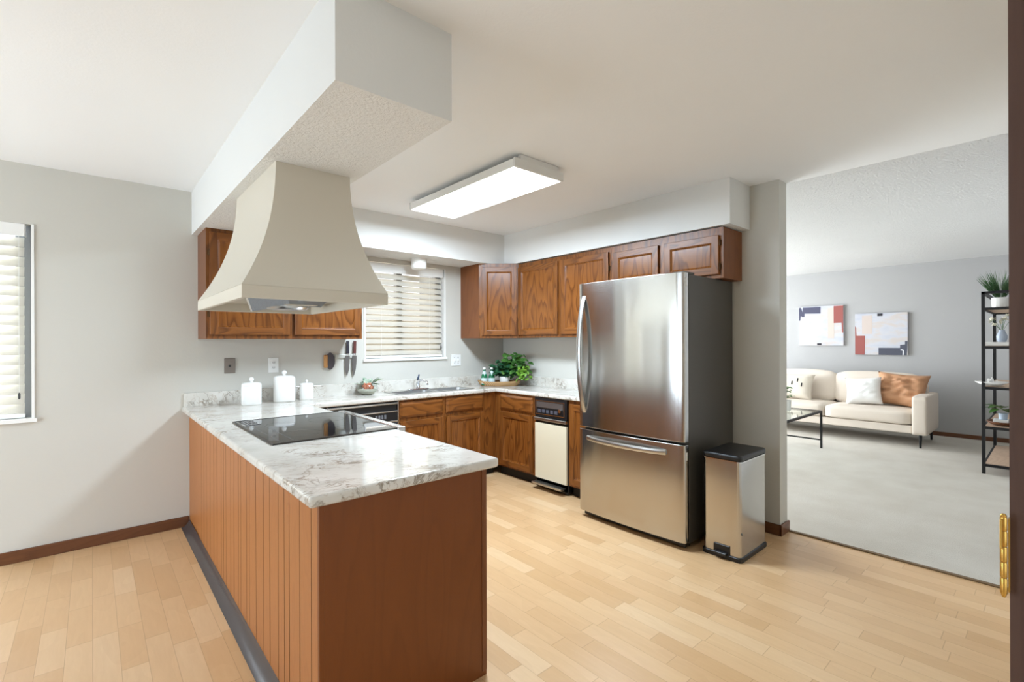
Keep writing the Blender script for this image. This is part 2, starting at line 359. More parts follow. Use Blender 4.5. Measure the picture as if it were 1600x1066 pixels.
def blind(label, x0, x1, z0, z1, n, y, valh, tilt=62):
    b = thing('window_blind', label, 'blind', ((x0+x1)/2, y, z0))
    ox, w = 0, (x1-x0)/2; h = z1-z0
    obj('valance', boxes((-w, w, -.03, -.022, h-valh, h), (-w, -w+.006, -.03, .012, h-valh, h), (w-.006, w, -.03, .012, h-valh, h), bev=.002), M['white'], b)
    bm = bmesh.new(); top = h-valh-.004; bot = .03; pitch = (top-bot)/n
    for i in range(n):
        zc = bot+pitch*(i+.5); sl = bmesh.new(); hw = pitch*.56; k = 4
        prof = [(-hw+2*hw*j/k, .004*(1-(2*j/k-1)**2)) for j in range(k+1)]
        ring = [(u, q) for u, q in prof]+[(u, q-.0022) for u, q in prof[::-1]]
        a = math.radians(tilt)
        vs0 = [sl.verts.new((-w+.008, u*math.cos(a)-q*math.sin(a), zc+u*math.sin(a)+q*math.cos(a))) for u, q in ring]
        vs1 = [sl.verts.new((w-.008, u*math.cos(a)-q*math.sin(a), zc+u*math.sin(a)+q*math.cos(a))) for u, q in ring]
        m = len(ring); sl.faces.new(vs0); sl.faces.new(vs1[::-1])
        for j in range(m): sl.faces.new((vs0[j], vs0[(j+1) % m], vs1[(j+1) % m], vs1[j]))
        merge(bm, sl)
    obj('slats', bm, M['slat'], b)
    obj('bottom_rail', box(-w+.006, w-.006, -.016, .016, .004, .026, bev=.003), M['white'], b)
    bm = bmesh.new()
    bm.free()
    for cx in (-w*.62, w*.62):
        bm = bmesh.new(); bm_tube(bm, [(cx, -.02, h-valh), (cx, -.02, .02)], .0012, 5); obj('ladder_cord', bm, M['white'], b)
    bm = bmesh.new(); bm_tube(bm, [(w-.03, -.028, h-valh), (w-.03, -.028, h*.13)], .001, 5)
    cd = obj('pull_cord', bm, M['white'], b)
    bm = bmesh.new(); bm_lathe(bm, [(.003, 0), (.006, .006), (.006, .03), (.002, .04)], (w-.03, -.028, h*.13-.035), 12)
    obj('tassel', bm, plain('cord_tassel_'+str(n), s(60, 60, 60), .4), cd)
    return b
blind('white slatted blind in the window over the kitchen sink', WB[0]+.015, WB[1]-.022, WB[2]+.001, WB[3]-.005, 14, YB+.03, .085, 56)
blind('white slatted blind in the dining window at the left edge', WA[0]+.015, WA[1]-.036, WA[2]+.001, WA[3]-.001, 18, YB+.03, .075, 64)

# ------------------------------------------------------------------ cabinet parts (local frame: x along the run, front plane y=0, +y into the wall)
def frame_door(name, par, x0, x1, z0, z1, sw=.052, th=.02, hinge=None):
    """recessed-panel door: four framing pieces with a moulded inner edge, panel as sub-part"""
    y0 = -th
    bm = cells([x0, x0+sw, x1-sw, x1], [z0, z0+sw, z1-sw, z1], lambda u, v: not (x0+sw < u < x1-sw and z0+sw < v < z1-sw), y0, 0, 'xz', False)
    for f in bm.faces:
        q = f.calc_center_median(); f.material_index = 1 if x0+sw < q.x < x1-sw else 0
    d = obj(name, bm, [M['oak_z'], M['oak_x']], par, bevel=.003)
    bm = bmesh.new()
    # sticking bevel then flat panel
    a = [(x0+sw, z0+sw), (x1-sw, z0+sw), (x1-sw, z1-sw), (x0+sw, z1-sw)]; i_ = .012
    b = [(x0+sw+i_, z0+sw+i_), (x1-sw-i_, z0+sw+i_), (x1-sw-i_, z1-sw-i_), (x0+sw+i_, z1-sw-i_)]
    va = [bm.verts.new((p[0], y0+.003, p[1])) for p in a]; vb = [bm.verts.new((p[0], y0+.011, p[1])) for p in b]
    for k in range(4): bm.faces.new((va[k], va[(k+1) % 4], vb[(k+1) % 4], vb[k]))
    bm.faces.new(vb); va2 = [bm.verts.new((p[0], -.001, p[1])) for p in a]
    for k in range(4): bm.faces.new((va[k], va2[k], va2[(k+1) % 4], va[(k+1) % 4]))
    bm.faces.new(va2[::-1])
    obj('panel', bm, M['oak_panel'], d)
    if hinge:
        hx = x0-.004 if hinge == 'l' else x1+.004
        for hz in (z0+(z1-z0)*.2, z0+(z1-z0)*.8):
            bm = bmesh.new(); bm_tube(bm, [(hx, -.012, hz-.022), (hx, -.012, hz+.022)], .0045, 8); bm_box(bm, hx-.009, hx+.009, -.004, -.001, hz-.018, hz+.018, bev=.001)
            obj('hinge', bm, M['hinge'], d)
    return d
def drawer(par, x0, x1, z0, z1, th=.02):
    bm = bmesh.new(); a = [(x0, z0), (x1, z0), (x1, z1), (x0, z1)]; i_ = .02
    b = [(x0+i_, z0+i_), (x1-i_, z0+i_), (x1-i_, z1-i_), (x0+i_, z1-i_)]
    R = [[bm.verts.new((p[0], y, p[1])) for p in q] for q, y in ((a, 0), (a, -th*.45), (b, -th), )]
    for r in (0, 1):
        for k in range(4): bm.faces.new((R[r][k], R[r][(k+1) % 4], R[r+1][(k+1) % 4], R[r+1][k]))
    bm.faces.new(R[2]); bm.faces.new(R[0][::-1])
    return obj('drawer_front', bm, M['oak_x'], par)
def cabinet(name, label, loc, rz, w, d, z0, z1, openings, kick=True, group=None, side_mat='oak_side', top=None):
    """openings: list of (kind, x0,x1,z0,z1, hinge)"""
    c = thing(name, label, 'cabinet', loc, rz, group)
    obj('carcass', box(0.0005, w-.0005, .004, d, z0, top or z1), M[side_mat], c)
    # face frame: grid minus openings (openings slightly smaller than the doors)
    xs = sorted({0, w, *[round(o[1]+.012, 4) for o in openings], *[round(o[2]-.012, 4) for o in openings]})
    zs = sorted({z0, z1, *[round(o[3]+.012, 4) for o in openings], *[round(o[4]-.012, 4) for o in openings]})
    bm = cells(xs, zs, lambda u, v: not any(o[1]+.01 < u < o[2]-.01 and o[3]+.01 < v < o[4]-.01 for o in openings), 0, .004, 'xz')
    obj('face_frame', bm, M['oak_z'], c)
    for o in openings:
        if o[0] == 'door': frame_door('door', c, o[1], o[2], o[3], o[4], hinge=o[5] if len(o) > 5 else None)
        else: drawer(c, *o[1:5])
    if kick: obj('toe_kick', box(0.001, w-.001, .055, d, 0, z0), M['kick'], c)
    return c
CT, CB = .87, .832       # worktop top and underside
XF_, YF_ = 3.08, 3.755   # front planes of the right run and of the back run
# back run: sink cabinet, corner filler is part of it
cabinet('sink_base_cabinet', 'stained oak base cabinet under the sink with two drawer fronts and two doors', (1.985, YF_, 0), 0, XF_-1.985, .43, .095, CB,
        [('drawer', .012, .452, .675, .812), ('door', .012, .452, .125, .645), ('drawer', .484, .92, .675, .812), ('door', .484, .92, .125, .645)], top=.70)
# right run
cabinet('corner_base_cabinet', 'stained oak base cabinet with one drawer and one door left of the cream compactor', (XF_, 3.754, 0), -PI/2, .567, .455, .095, CB,
        [('drawer', .072, .542, .665, .812), ('door', .072, .542, .115, .642)])
cabinet('narrow_base_cabinet', 'narrow stained oak base cabinet squeezed between compactor and refrigerator', (XF_, 2.775, 0), -PI/2, .325, .455, .095, CB,
        [('door', .02, .305, .115, .80)])
# upper cabinets
UD = .335
cabinet('left_wall_cabinet', 'wide stained oak wall cabinet with two doors behind the range hood', (.59, 3.855, 0), 0, 1.116, UD, 1.362, SZ,
        [('door', .02, .545, 1.392, 2.10, 'l'), ('door', .575, 1.098, 1.392, 2.10, 'r')], kick=False)
cabinet('double_wall_cabinet', 'tall two-door stained oak wall cabinet left of the refrigerator top', (3.25, 3.60, 0), -PI/2, 1.148, .29, 1.375, SZ-.008,
        [('door', .006, .550, 1.402, 2.08), ('door', .592, 1.130, 1.402, 2.08, 'r')], kick=False)
cabinet('short_wall_cabinet', 'short two-door stained oak wall cabinet directly above the refrigerator', (3.25, 2.45, 0), -PI/2, .94, .29, 1.768, SZ-.008,
        [('door', .030, .447, 1.795, 2.065), ('door', .497, .914, 1.795, 2.065, 'r')], kick=False)
# diagonal corner wall cabinet
dc = thing('diagonal_corner_cabinet', 'stained oak corner wall cabinet with a diagonal door right of the sink window', 'cabinet', (2.95, 3.87, 0))
bm = bmesh.new(); bm_prism(bm, [(0, 0), (.0, .318), (.588, .318), (.588, -.268), (.30, -.268)], 1.372, SZ); obj('carcass', bm, M['oak_side'], dc)
ang = math.atan2(-.268, .30); L = math.hypot(.268, .30)
sub = frame_door('door', dc, .03, L-.02, 1.40, 2.09); sub.rotation_euler = (0, 0, ang); 
ff = obj('face_frame', box(0, L, -.004, 0, 1.372, SZ), M['oak_z'], dc); ff.rotation_euler = (0, 0, ang)
sub.location = (-.004*math.sin(-ang)*1, -.004*math.cos(ang), 0)

# peninsula ----------------------------------------------------------
XP, YP = .535, 1.522
pn = thing('peninsula_cabinet', 'oak peninsula base with beadboard side and plain dark end panel', 'cabinet', (XP, YP, 0))
bm = bmesh.new(); y = .012; rnd = random.Random(3)
planks = []
while y < 2.235-.0:
    w = rnd.choice([.05, .06, .075, .095, .115, .12]); w = min(w, 2.235-y)
    if w > .02: bm_box(bm, -.004, .006, y, y+w-.0045, .02, CB)
    y += w
obj('groove_backing', box(.002, .010, 0.004, 2.235, .02, CB), plain('dark_groove', s(70, 40, 24), .7), pn)
bmesh.ops.recalc_face_normals(bm, faces=bm.faces)
for f in bm.faces: f.material_index = 1 if abs(f.normal.y) > .5 else 0
obj('beadboard', bm, [M['bead'], plain('groove_stain', s(74, 42, 22), .7)], pn)
obj('corner_strip', box(-.005, .012, -.004, .012, .01, CB, bev=.002), M['endpanel'], pn)
obj('end_panel', box(.010, .655, -.003, .008, .0, CB), M['endpanel'], pn)
obj('kitchen_side_strip', box(.632, .656, -.006, .012, .02, CB, bev=.002), M['oak_side'], pn)
obj('carcass', box(.010, .640, .010, 2.228, .09, CB), M['oak_side'], pn)
obj('toe_kick', box(.020, .60, .012, 2.228, 0, .09), M['kick'], pn)
for k in range(3):
    pass
# dark flared vinyl cove along the beadboard
bm = bmesh.new(); prof = [(-.0045, 0), (-.052, 0), (-.054, .004), (-.034, .012), (-.018, .026), (-.009, .044), (-.0045, .052)]
bm_prism(bm, [(p[0], p[1]) for p in prof], .0, 2.64, 'y')
for v in bm.verts: v.co.y += 0
obj('vinyl_cove', bm, M['cove'], pn, smooth=True, autosmooth=50)
# kitchen-side doors of the peninsula (face +x)
for k in range(2):
    d = frame_door('door', pn, .04+k*.42, .42+k*.42, .115, .80); d.rotation_euler = (0, 0, PI/2); d.location = (.656, 0, 0)
obj('face_frame', box(.640, .656, .012, 2.228, .09, CB), M['oak_z'], pn)
bm = bmesh.new(); bm_box(bm, 0, .0105, 2.24, 2.665, .02, CB)
obj('corner_panel', bm, M['bead'], pn)

# worktop: one continuous U with holes for cooktop and sink
XCL, YC, XCR, XC, YCK = .49, 1.482, 1.229, 3.052, 3.722
SK = (2.02, 2.84, 3.80, 4.10)
RG = (.612, 1.262, 2.335, 3.16)
xs = sorted([XCL, RG[0]+.01, XCR, SK[0]+.012, SK[1]-.012, XC, XR]); ys = sorted([YC, RG[2]+.01, RG[3]-.01, 2.45, YCK, SK[2]+.012, SK[3]-.012, YB])
def ins(u, v):
    if RG[0]+.01 < u < RG[1] and RG[2]+.01 < v < RG[3]-.01: return False
    if SK[0]+.012 < u < SK[1]-.012 and SK[2]+.012 < v < SK[3]-.012: return False
    return (u < XCR) or (v > YCK) or (u > XC and v > 2.45)
wt = obj('worktop', cells(xs, ys, ins, CB, CT), M['marble'])
tag(wt, 'U-shaped glossy white marble-look laminate worktop with brown veins', 'worktop')
md = wt.modifiers.new('bevel', 'BEVEL'); md.width = .011; md.segments = 4; md.limit_method = 'ANGLE'
bm = bmesh.new(); bm_box(bm, XCL+.012, XR-.001, YB-.02, YB-.0005, CT-.002, CT+.098, bev=.003)
obj('backsplash', bm, M['marble'], wt)
bm = bmesh.new(); bm_box(bm, XR-.02, XR-.0005, 2.46, YB-.021, CT-.002, CT+.098, bev=.003); obj('backsplash', bm, M['marble'], wt)

# cooktop --------------------------------------------------------------
ck = thing('cooktop', 'black glass electric cooktop with steel front lip set in the peninsula', 'cooktop', (RG[0], RG[2], CT))
rw, rl = RG[1]-RG[0], RG[3]-RG[2]
obj('glass', box(.006, rw-.03, .006, rl-.006, -.002, .006, bev=.002), M['glass_black'], ck)
obj('rim', cells([0, .008, rw-.02], [0, .008, rl-.008, rl], lambda u, v: u < .008 or v < .008 or v > rl-.008, -.001, .0075), plain('cooktop_rim', s(70, 66, 62), .3, .7), ck)
obj('body', box(.015, rw-.035, .02, rl-.02, -.03, -.002), M['black'], ck)
obj('front_lip', boxes((rw-.034, rw+.016, -.004, rl+.004, -.028, .010), bev=.006), M['chrome'], ck)
bm = bmesh.new()
for k in range(4): bm_box(bm, .03+k*.018, .038+k*.018, rl-.21, rl-.04, .0062, .0075)
for k in range(3): bm_box(bm, .026, .10, rl-.21+k*.08, rl-.205+k*.08, .0062, .0078)
obj('vent_grille', bm, plain('vent_grille', s(120, 120, 120), .35, .6), ck)
bm = bmesh.new()
def ring(bm, cx, cy, r, w, z, n=48):
    a = [bm.verts.new((cx+r*math.cos(2*PI*k/n), cy+r*math.sin(2*PI*k/n), z)) for k in range(n)]; b = [bm.verts.new((cx+(r-w)*math.cos(2*PI*k/n), cy+(r-w)*math.sin(2*PI*k/n), z)) for k in range(n)]
    for k in range(n): bm.faces.new((a[k], a[(k+1) % n], b[(k+1) % n], b[k]))
for cx, cy, r in ((.19, .2, .09), (.44, .2, .075), (.19, .55, .075), (.44, .55, .10)): ring(bm, cx, cy, r, .0015, .00625)
bm_box(bm, .04, .043, .03, rl-.24, .0061, .00625); bm_box(bm, .10, .103, .03, rl-.24, .0061, .00625)
obj('burner_print', bm, M['glass_line'], ck, recalc=False)

# range hood -----------------------------------------------------------
hd = thing('range_hood', 'large beige flared range hood hanging from the ceiling beam', 'range hood', (.745, 2.61, 1.512))
# half sizes lip: x .306, y .515 ; top x .165, y .375, height .615
lx0, lx1, ly0, ly1 = -.306, .312, -.515, .51
tx0, tx1, ty0, ty1 = -.140, .190, -.365, .385
hl, ht = .052, SZ-1.512
bm = bmesh.new(); N = 18; rings = []
for i in range(N+1):
    q = i/N; e = (1-q)**2.25*.93+(1-q)*.07       # concave flare: widest at the lip
    z = hl+(ht-hl)*q
    X0, X1, Y0, Y1 = tx0+(lx0-tx0)*e, tx1+(lx1-tx1)*e, ty0+(ly0-ty0)*e, ty1+(ly1-ty1)*e
    rings.append([bm.verts.new(p) for p in ((X0, Y0, z), (X1, Y0, z), (X1, Y1, z), (X0, Y1, z))])
for a, b in zip(rings[:-1], rings[1:]):
    for k in range(4): bm.faces.new((a[k], a[(k+1) % 4], b[(k+1) % 4], b[k]))
bm.faces.new(rings[-1]); bm.faces.new(rings[0][::-1])
for e in bm.edges:
    if abs(e.verts[0].co.z-e.verts[1].co.z) > .005: e.smooth = False
h_ = obj('flared_body', bm, M['hood'], hd)
for p in h_.data.polygons: p.use_smooth = abs(p.normal.z) < .95
lip = cells([lx0, lx0+.02, lx1-.02, lx1], [ly0, ly0+.02, ly1-.02, ly1], lambda u, v: not (lx0+.02 < u < lx1-.02 and ly0+.02 < v < ly1-.02), 0, hl)
obj('lip', lip, M['hood'], hd, bevel=.002)
obj('liner', box(lx0+.02, lx1-.02, ly0+.02, ly1-.02, hl-.006, hl-.001), plain('hood_liner', s(186, 178, 160), .45), hd)
t = NT('aluminium_mesh_filter'); v = t.coord(); n1 = t.noise(v, 300, 2, .8); t.P(color=t.ramp(n1, [(.35, s(70, 78, 92)), (.65, s(176, 184, 194))]), rough=.4, metal=.6, normal=t.bump(n1, .6, .003))
M['filter'] = t.m
def quadslab(pts, th):
    bm = bmesh.new(); O = Vector((.745, 2.61, 1.512)); a = [bm.verts.new(Vector(p)-O) for p in pts]; b = [bm.verts.new(Vector(p)-O+Vector((0, 0, th))) for p in pts]
    bm.faces.new(a[::-1]); bm.faces.new(b)
    for k in range(4): bm.faces.new((a[k], a[(k+1) % 4], b[(k+1) % 4], b[k]))
    return bm
obj('grease_filter', quadslab([(.50, 2.28, 1.53), (.727, 2.46, 1.545), (.832, 2.837, 1.538), (.69, 3.03, 1.514)], .008), M['filter'], hd)
obj('filter_edge', quadslab([(.492, 2.28, 1.528), (.50, 2.28, 1.528), (.69, 3.03, 1.512), (.682, 3.03, 1.512)], .010), M['white'], hd)
obj('blower_slot', quadslab([(.693, 2.383, 1.541), (.884, 2.40, 1.541), (1.02, 2.876, 1.541), (.834, 2.837, 1.541)], .014), M['black'], hd)
bm = bmesh.new(); bm_lathe(bm, [(.075, .0), (.085, .012), (.085, .03)], (.08, .24, .006), 32, 2.6, 1.3, 1); obj('lamp_cover', bm, M['steel'], hd, smooth=True, autosmooth=40)
obj('switch_panel', box(-.06, .2, .10, .16, .025, .046, bev=.003), M['hood'], hd)

# refrigerator ---------------------------------------------------------
FW = .872
fr = thing('refrigerator', 'large stainless steel refrigerator with bottom freezer drawer', 'refrigerator', (2.865, 2.431, 0), -PI/2)
obj('cabinet_body', box(.008, FW-.004, .012, .64, .035, 1.765, bev=.004), M['fridge_side'], fr)
def curved(name, z0, z1):
    bm = bmesh.new(); n = 28; f = []; e = .012
    prof = []
    for i in range(n+1):
        q = i/n; x = q*FW; yv = -.050-.018*(1-(2*q-1)**2)
        if i == 0: prof += [(0, 0), (0, -.038)]
        if i == n: prof += [(FW-.004, -.044), (FW, -.038), (FW, 0)]
        elif i > 0: prof.append((x, yv))
        else: prof.append((.004, -.0455))
    bm_prism(bm, prof, z0, z1)
    return obj(name, bm, M['stainless'], fr, smooth=True, autosmooth=35, bevel=.003)
dr = curved('door', .690, 1.775); dw_ = curved('freezer_drawer', .05, .672)
obj('gasket', boxes((.012, FW-.012, -.002, .012, .055, .668), (.012, FW-.012, -.002, .012, .695, 1.77)), M['black'], fr)
obj('base_grille', box(.02, FW-.02, -.01, .05, .012, .05), M['black'], fr)
for fx in (.05, FW-.05):
    bm = bmesh.new(); bm_lathe(bm, [(.02, 0), (.02, .02), (.012, .036)], (fx, .06, 0), 14); obj('foot', bm, M['black'], fr)
for z in (1.775,):
    obj('hinge_cover', box(FW-.10, FW-.01, -.03, .10, 1.766, 1.782, bev=.004), M['fridge_side'], fr)
def bow(pts, wdt, thk, up):
    """flat curved bar handle; pts centre-line, up = width direction"""
    bm = bmesh.new(); pts = [Vector(p) for p in pts]; up = Vector(up); R = []
    for i, p in enumerate(pts):
        d = (pts[min(i+1, len(pts)-1)]-pts[max(i-1, 0)]).normalized(); nn = d.cross(up).normalized()
        R.append([bm.verts.new(p+up*a*wdt/2+nn*b*thk/2) for a, b in ((-1, -.5), (-.6, -1), (.6, -1), (1, -.5), (1, .5), (.6, 1), (-.6, 1), (-1, .5))])
    for a, b in zip(R[:-1], R[1:]):
        for k in range(8): bm.faces.new((a[k], a[(k+1) % 8], b[(k+1) % 8], b[k]))
    bm.faces.new(R[0][::-1]); bm.faces.new(R[-1]); return bm
zc0, zc1 = .80, 1.675
P_ = [(.055, -.052-.068*math.sin(PI*(i/24))**.75, zc0+(zc1-zc0)*i/24) for i in range(25)]
obj('handle', bow(P_, .038, .018, (1, 0, 0)), M['steel'], dr, smooth=True, autosmooth=40)
P_ = [(.09+.655*i/24, -.056-.012*(1-(2*(.09+.655*i/24)/FW-1)**2)-.05*math.sin(PI*(i/24))**.75, .612) for i in range(25)]
obj('handle', bow(P_, .034, .016, (0, 0, 1)), M['steel'], dw_, smooth=True, autosmooth=40)
obj('hinge_tab', box(FW-.0005, FW+.002, -.034, -.018, 1.685, 1.735, bev=.0008), M['white'], dr)
obj('hinge_tab', box(FW-.0005, FW+.002, -.034, -.018, .575, .625, bev=.0008), M['white'], dw_)

# trash can --------------------------------------------------------------
tc_ = thing('trash_can', 'tall stainless pedal trash can with black lid beside the refrigerator', 'trash can', (2.915, 1.497, 0), -PI/2)
tw, td = .243, .385
def rrect(x0, x1, y0, y1, r, n=5):
    P = []
    for cx, cy, a0 in ((x1-r, y0+r, -PI/2), (x1-r, y1-r, 0), (x0+r, y1-r, PI/2), (x0+r, y0+r, PI)):
        for k in range(n+1): a = a0+PI/2*k/n; P.append((cx+r*math.cos(a), cy+r*math.sin(a)))
    return P
bm = bmesh.new(); bm_prism(bm, rrect(.004, tw-.004, .004, td-.004, .022), .028, .60); obj('bucket', bm, M['stainless'], tc_, smooth=True, autosmooth=30)
bm = bmesh.new(); bm_prism(bm, rrect(-.004, tw+.004, -.006, td+.006, .026), 0, .028); obj('base', bm, M['black'], tc_, bevel=.004)
bm = bmesh.new(); bm_prism(bm, rrect(0, tw, 0, td, .024), .598, .606); obj('rim', bm, M['chrome'], tc_)
bm = bmesh.new(); bm_prism(bm, rrect(-.001, tw+.001, -.001, td+.001, .026), .606, .640); obj('lid', bm, M['black'], tc_, bevel=.012)
obj('pedal_housing', boxes((.075, .175, -.006, .02, .018, .082), bev=.004), M['black'], tc_)
obj('pedal', boxes((.085, .165, -.034, .0, .028, .042), bev=.005), plain('pedal_black', s(38, 38, 40), .3), tc_)
bm = bmesh.new(); bm_lathe(bm, [(.007, 0), (.007, .003), (.003, .004)], (0, 0, 0), 14)
bt = obj('badge', bm, M['alm_trim'], tc_); bt.rotation_euler = (0, PI/2, 0); bt.location = (tw-.004, .02, .17)

# dishwasher ---------------------------------------------------------------
dw = thing('dishwasher', 'black and chrome built-in dishwasher under the back worktop', 'dishwasher', (1.365, YF_, 0))
ww = .615
obj('body', box(.004, ww-.004, .004, .43, .03, CB-.003), M['black'], dw)
obj('door', box(.01, ww-.01, -.018, .004, .12, .655, bev=.003), plain('dishwasher_door_grey', s(74, 78, 88), .25, .3), dw)
obj('control_panel', box(.01, ww-.01, -.022, .004, .668, .742, bev=.002), M['black'], dw)
obj('chrome_trim', boxes((.004, ww-.004, -.026, .0, .742, .752), (.004, ww-.004, -.026, .0, .656, .668), (ww-.012, ww-.002, -.026, 0, .1, .825), (.004, ww-.004, -.024, .0, .806, .820), (.002, .012, -.026, 0, .1, .825), bev=.002), M['chrome'], dw)
obj('top_recess', box(.014, ww-.014, -.004, .003, .752, .806), M['black'], dw)
obj('latch', box(.10, .30, -.042, -.02, .70, .728, bev=.004), M['chrome'], dw)
bm = bmesh.new()
for k in range(4): bm_box(bm, .40+k*.026, .418+k*.026, -.026, -.021, .69, .722, bev=.001)
obj('push_button', bm, plain('dishwasher_buttons', s(110, 112, 118), .4), dw)
obj('kick_plate', box(.01, ww-.01, .03, .05, 0, .115), M['kick'], dw)

# trash compactor ------------------------------------------------------------
cp = thing('trash_compactor', 'cream-fronted built-in compactor with black control panel in the right-hand run', 'compactor', (XF_, 3.184, 0), -PI/2)
ww = .404
obj('body', box(.003, ww-.003, .002, .45, .03, CB-.003), M['black'], cp)
obj('front_panel', box(.008, ww-.008, -.018, .004, .095, .598, bev=.002), M['almond'], cp)
obj('handle', boxes((.006, ww-.006, -.032, .002, .622, .650), bev=.005), M['steel'], cp)
pnl = obj('control_panel', box(.004, ww-.004, -.016, .004, .656, .825, bev=.003), M['black'], cp)
obj('chrome_trim', fr_(.02, ww-.03, .675, .802, .007, -.020, -.015), M['chrome'], pnl)
obj('upper_plate', box(.03, ww-.045, -.019, -.015, .74, .79), plain('brown_smoked_plate', s(98, 90, 86), .2, .3), pnl)
bm = bmesh.new()
for k in range(5): bm_box(bm, .05+k*.052, .085+k*.052, -.022, -.016, .693, .722, bev=.002)
obj('push_button', bm, plain('compactor_buttons', s(92, 94, 106), .35, .3), pnl)
bm = bmesh.new(); bm_tube(bm, [(ww-.075, -.016, .728), (ww-.075, -.035, .728)], .016, 20); obj('key_knob', bm, M['chrome'], pnl)
obj('pedal', boxes((.01, ww-.03, -.068, .0, .048, .066), bev=.004), M['steel'], cp)
obj('kick_plate', box(.008, ww-.008, .002, .05, .012, .09), M['kick'], cp)

# sink and faucet ---------------------------------------------------------------
sk = thing('kitchen_sink', 'double-bowl stainless steel sink set in the back worktop', 'sink', (SK[0], SK[2], CT))
sw_, sd_ = SK[1]-SK[0], SK[3]-SK[2]
B1 = (.03, sw_/2-.015, .03, sd_-.055); B2 = (sw_/2+.015, sw_-.03, .03, sd_-.055)
inb = lambda u, v: any(b[0] < u < b[1] and b[2] < v < b[3] for b in (B1, B2))
obj('rim', cells(sorted({0, sw_, *B1[:2], *B2[:2]}), sorted({0, sd_, B1[2], B1[3]}), lambda u, v: not inb(u, v), 0, .006), M['steel'], sk, bevel=.002)
for b in (B1, B2):
    bm = bmesh.new(); R = []
    for z, i_ in ((.005, 0), (-.03, .004), (-.13, .012), (-.15, .035)):
        R.append([bm.verts.new((p[0], p[1], z)) for p in rrect(b[0]+i_, b[1]-i_, b[2]+i_, b[3]-i_, .03)])
    for a, c_ in zip(R[:-1], R[1:]):
        for k in range(len(a)): bm.faces.new((a[k], a[(k+1) % len(a)], c_[(k+1) % len(a)], c_[k]))
    bm.faces.new(R[-1])
    bo = obj('bowl', bm, plain('sink_bowl_steel', (.62, .63, .64, 1), .35, 1), sk, smooth=True, autosmooth=50)
fc = thing('faucet', 'small steel faucet with a lever standing behind the sink bowls', 'faucet', (2.36, 4.065, CT+.006))
obj('base_plate', boxes((-.11, .11, -.022, .022, 0, .014), bev=.006), M['chrome'], fc)
bm = bmesh.new(); bm_tube(bm, [(0, 0, .01), (0, 0, .07), (0, -.02, .09), (0, -.08, .10), (0, -.16, .085), (0, -.175, .06)], [.017, .016, .014, .011, .010, .010], 12); obj('spout', bm, M['chrome'], fc, smooth=True)
bm = bmesh.new(); bm_tube(bm, [(0, .002, .07), (0, .004, .10), (0, -.01, .125), (.0, -.02, .148)], [.015, .014, .008, .007], 12); obj('lever', bm, plain('faucet_lever_steel', s(96, 108, 132), .25, .8), fc, smooth=True)

# ceiling fixture ---------------------------------------------------------------
cl = thing('ceiling_light', 'long white fluorescent ceiling fixture over the kitchen floor', 'light fixture', (2.055, 2.69, CZ))
obj('housing', box(-.14, .14, -.575, .575, -.035, 0), M['white'], cl)
bm = bmesh.new(); bm_prism(bm, [(-.20, -.088), (.20, -.088), (.205, -.03), (.15, -.012), (-.15, -.012), (-.205, -.03)], -.602, .602, 'y')
obj('diffuser', box(-.196, .196, -.598, .598, -.090, -.062, bev=.006), M['diffuser'], cl)
obj('tray', boxes((-.205, .205, -.60, .60, -.062, -.034), (-.206, -.199, -.60, .60, -.084, -.034), (.199, .206, -.60, .60, -.084, -.034), bev=.003), M['white'], cl)
for sgn in (-1, 1):
    obj('end_cap', boxes((-.208, .208, sgn*.606-.006, sgn*.606+.006, -.086, -.030), (-.16, .16, sgn*.600-.01, sgn*.600+.01, -.032, -.002), bev=.002), M['soffit'], cl)
area('fluorescent_tubes', (2.055, 2.69, CZ-.095), (0, 0, 0), .36, 1.15, 70, (.70, .85, 1))
# puck light under the soffit over the sink
pk = thing('puck_light', 'small round white light under the soffit above the sink window', 'light fixture', (2.335, 4.0, SZ))
bm = bmesh.new(); bm_lathe(bm, [(.06, -.004), (.074, -.0), (.074, -.0005)], n=36); obj('base_plate', bm, M['white'], pk)
bm = bmesh.new(); bm_lathe(bm, [(.05, -.105), (.066, -.098), (.072, -.08), (.072, -.03), (.065, -.002)], n=36); obj('globe', bm, M['white'], pk, smooth=True, autosmooth=40)

# wall plates ---------------------------------------------------------------------
def plate(name, label, cat, x, z, w, h, mat, kind):
    p = thing(name, label, cat, (x, YB, z))
    pb = obj('cover_plate', boxes((-w/2, w/2, -.006, 0, -h/2, h/2), bev=.002), mat, p)
    dk = plain('dark_slots', s(60, 58, 56), .5) if 'dark_slots' not in bpy.data.materials else bpy.data.materials['dark_slots']
    if kind == 'jack':
        bm = bmesh.new(); bm_box(bm, -.008, .008, -.009, -.005, -.01, .008, bev=.001); obj('jack', bm, dk, p)
    elif kind == 'outlet':
        for zz in (-.02, .02):
            r = obj('receptacle', boxes((-.016, .016, -.009, -.005, zz-.013, zz+.013), bev=.003), mat, p)
            obj('slots', boxes((-.008, -.005, -.0095, -.0085, zz-.004, zz+.007), (.005, .008, -.0095, -.0085, zz-.004, zz+.007), (-.002, .002, -.0095, -.0085, zz-.01, zz-.006)), dk, r)
    else:
        for xx in (-.022, .022): obj('toggle', boxes((xx-.005, xx+.005, -.018, -.005, -.008, .012), bev=.002), mat, p)
        [obj('screw', box(xx-.004, xx+.004, -.0075, -.0055, zz-.003, zz+.003), dk, p) for xx in (-.022, .022) for zz in (-.03, .03)]
    return p
plate('phone_jack', 'grey-brown metal phone jack plate above the left canister', 'wall plate', .795, 1.158, .074, .115, plain('bronze_plate', s(140, 130, 122), .35, .5), 'jack')
plate('wall_outlet', 'cream wall outlet partly hidden behind the tallest canister', 'outlet', 1.106, 1.152, .076, .12, M['white'], 'outlet')
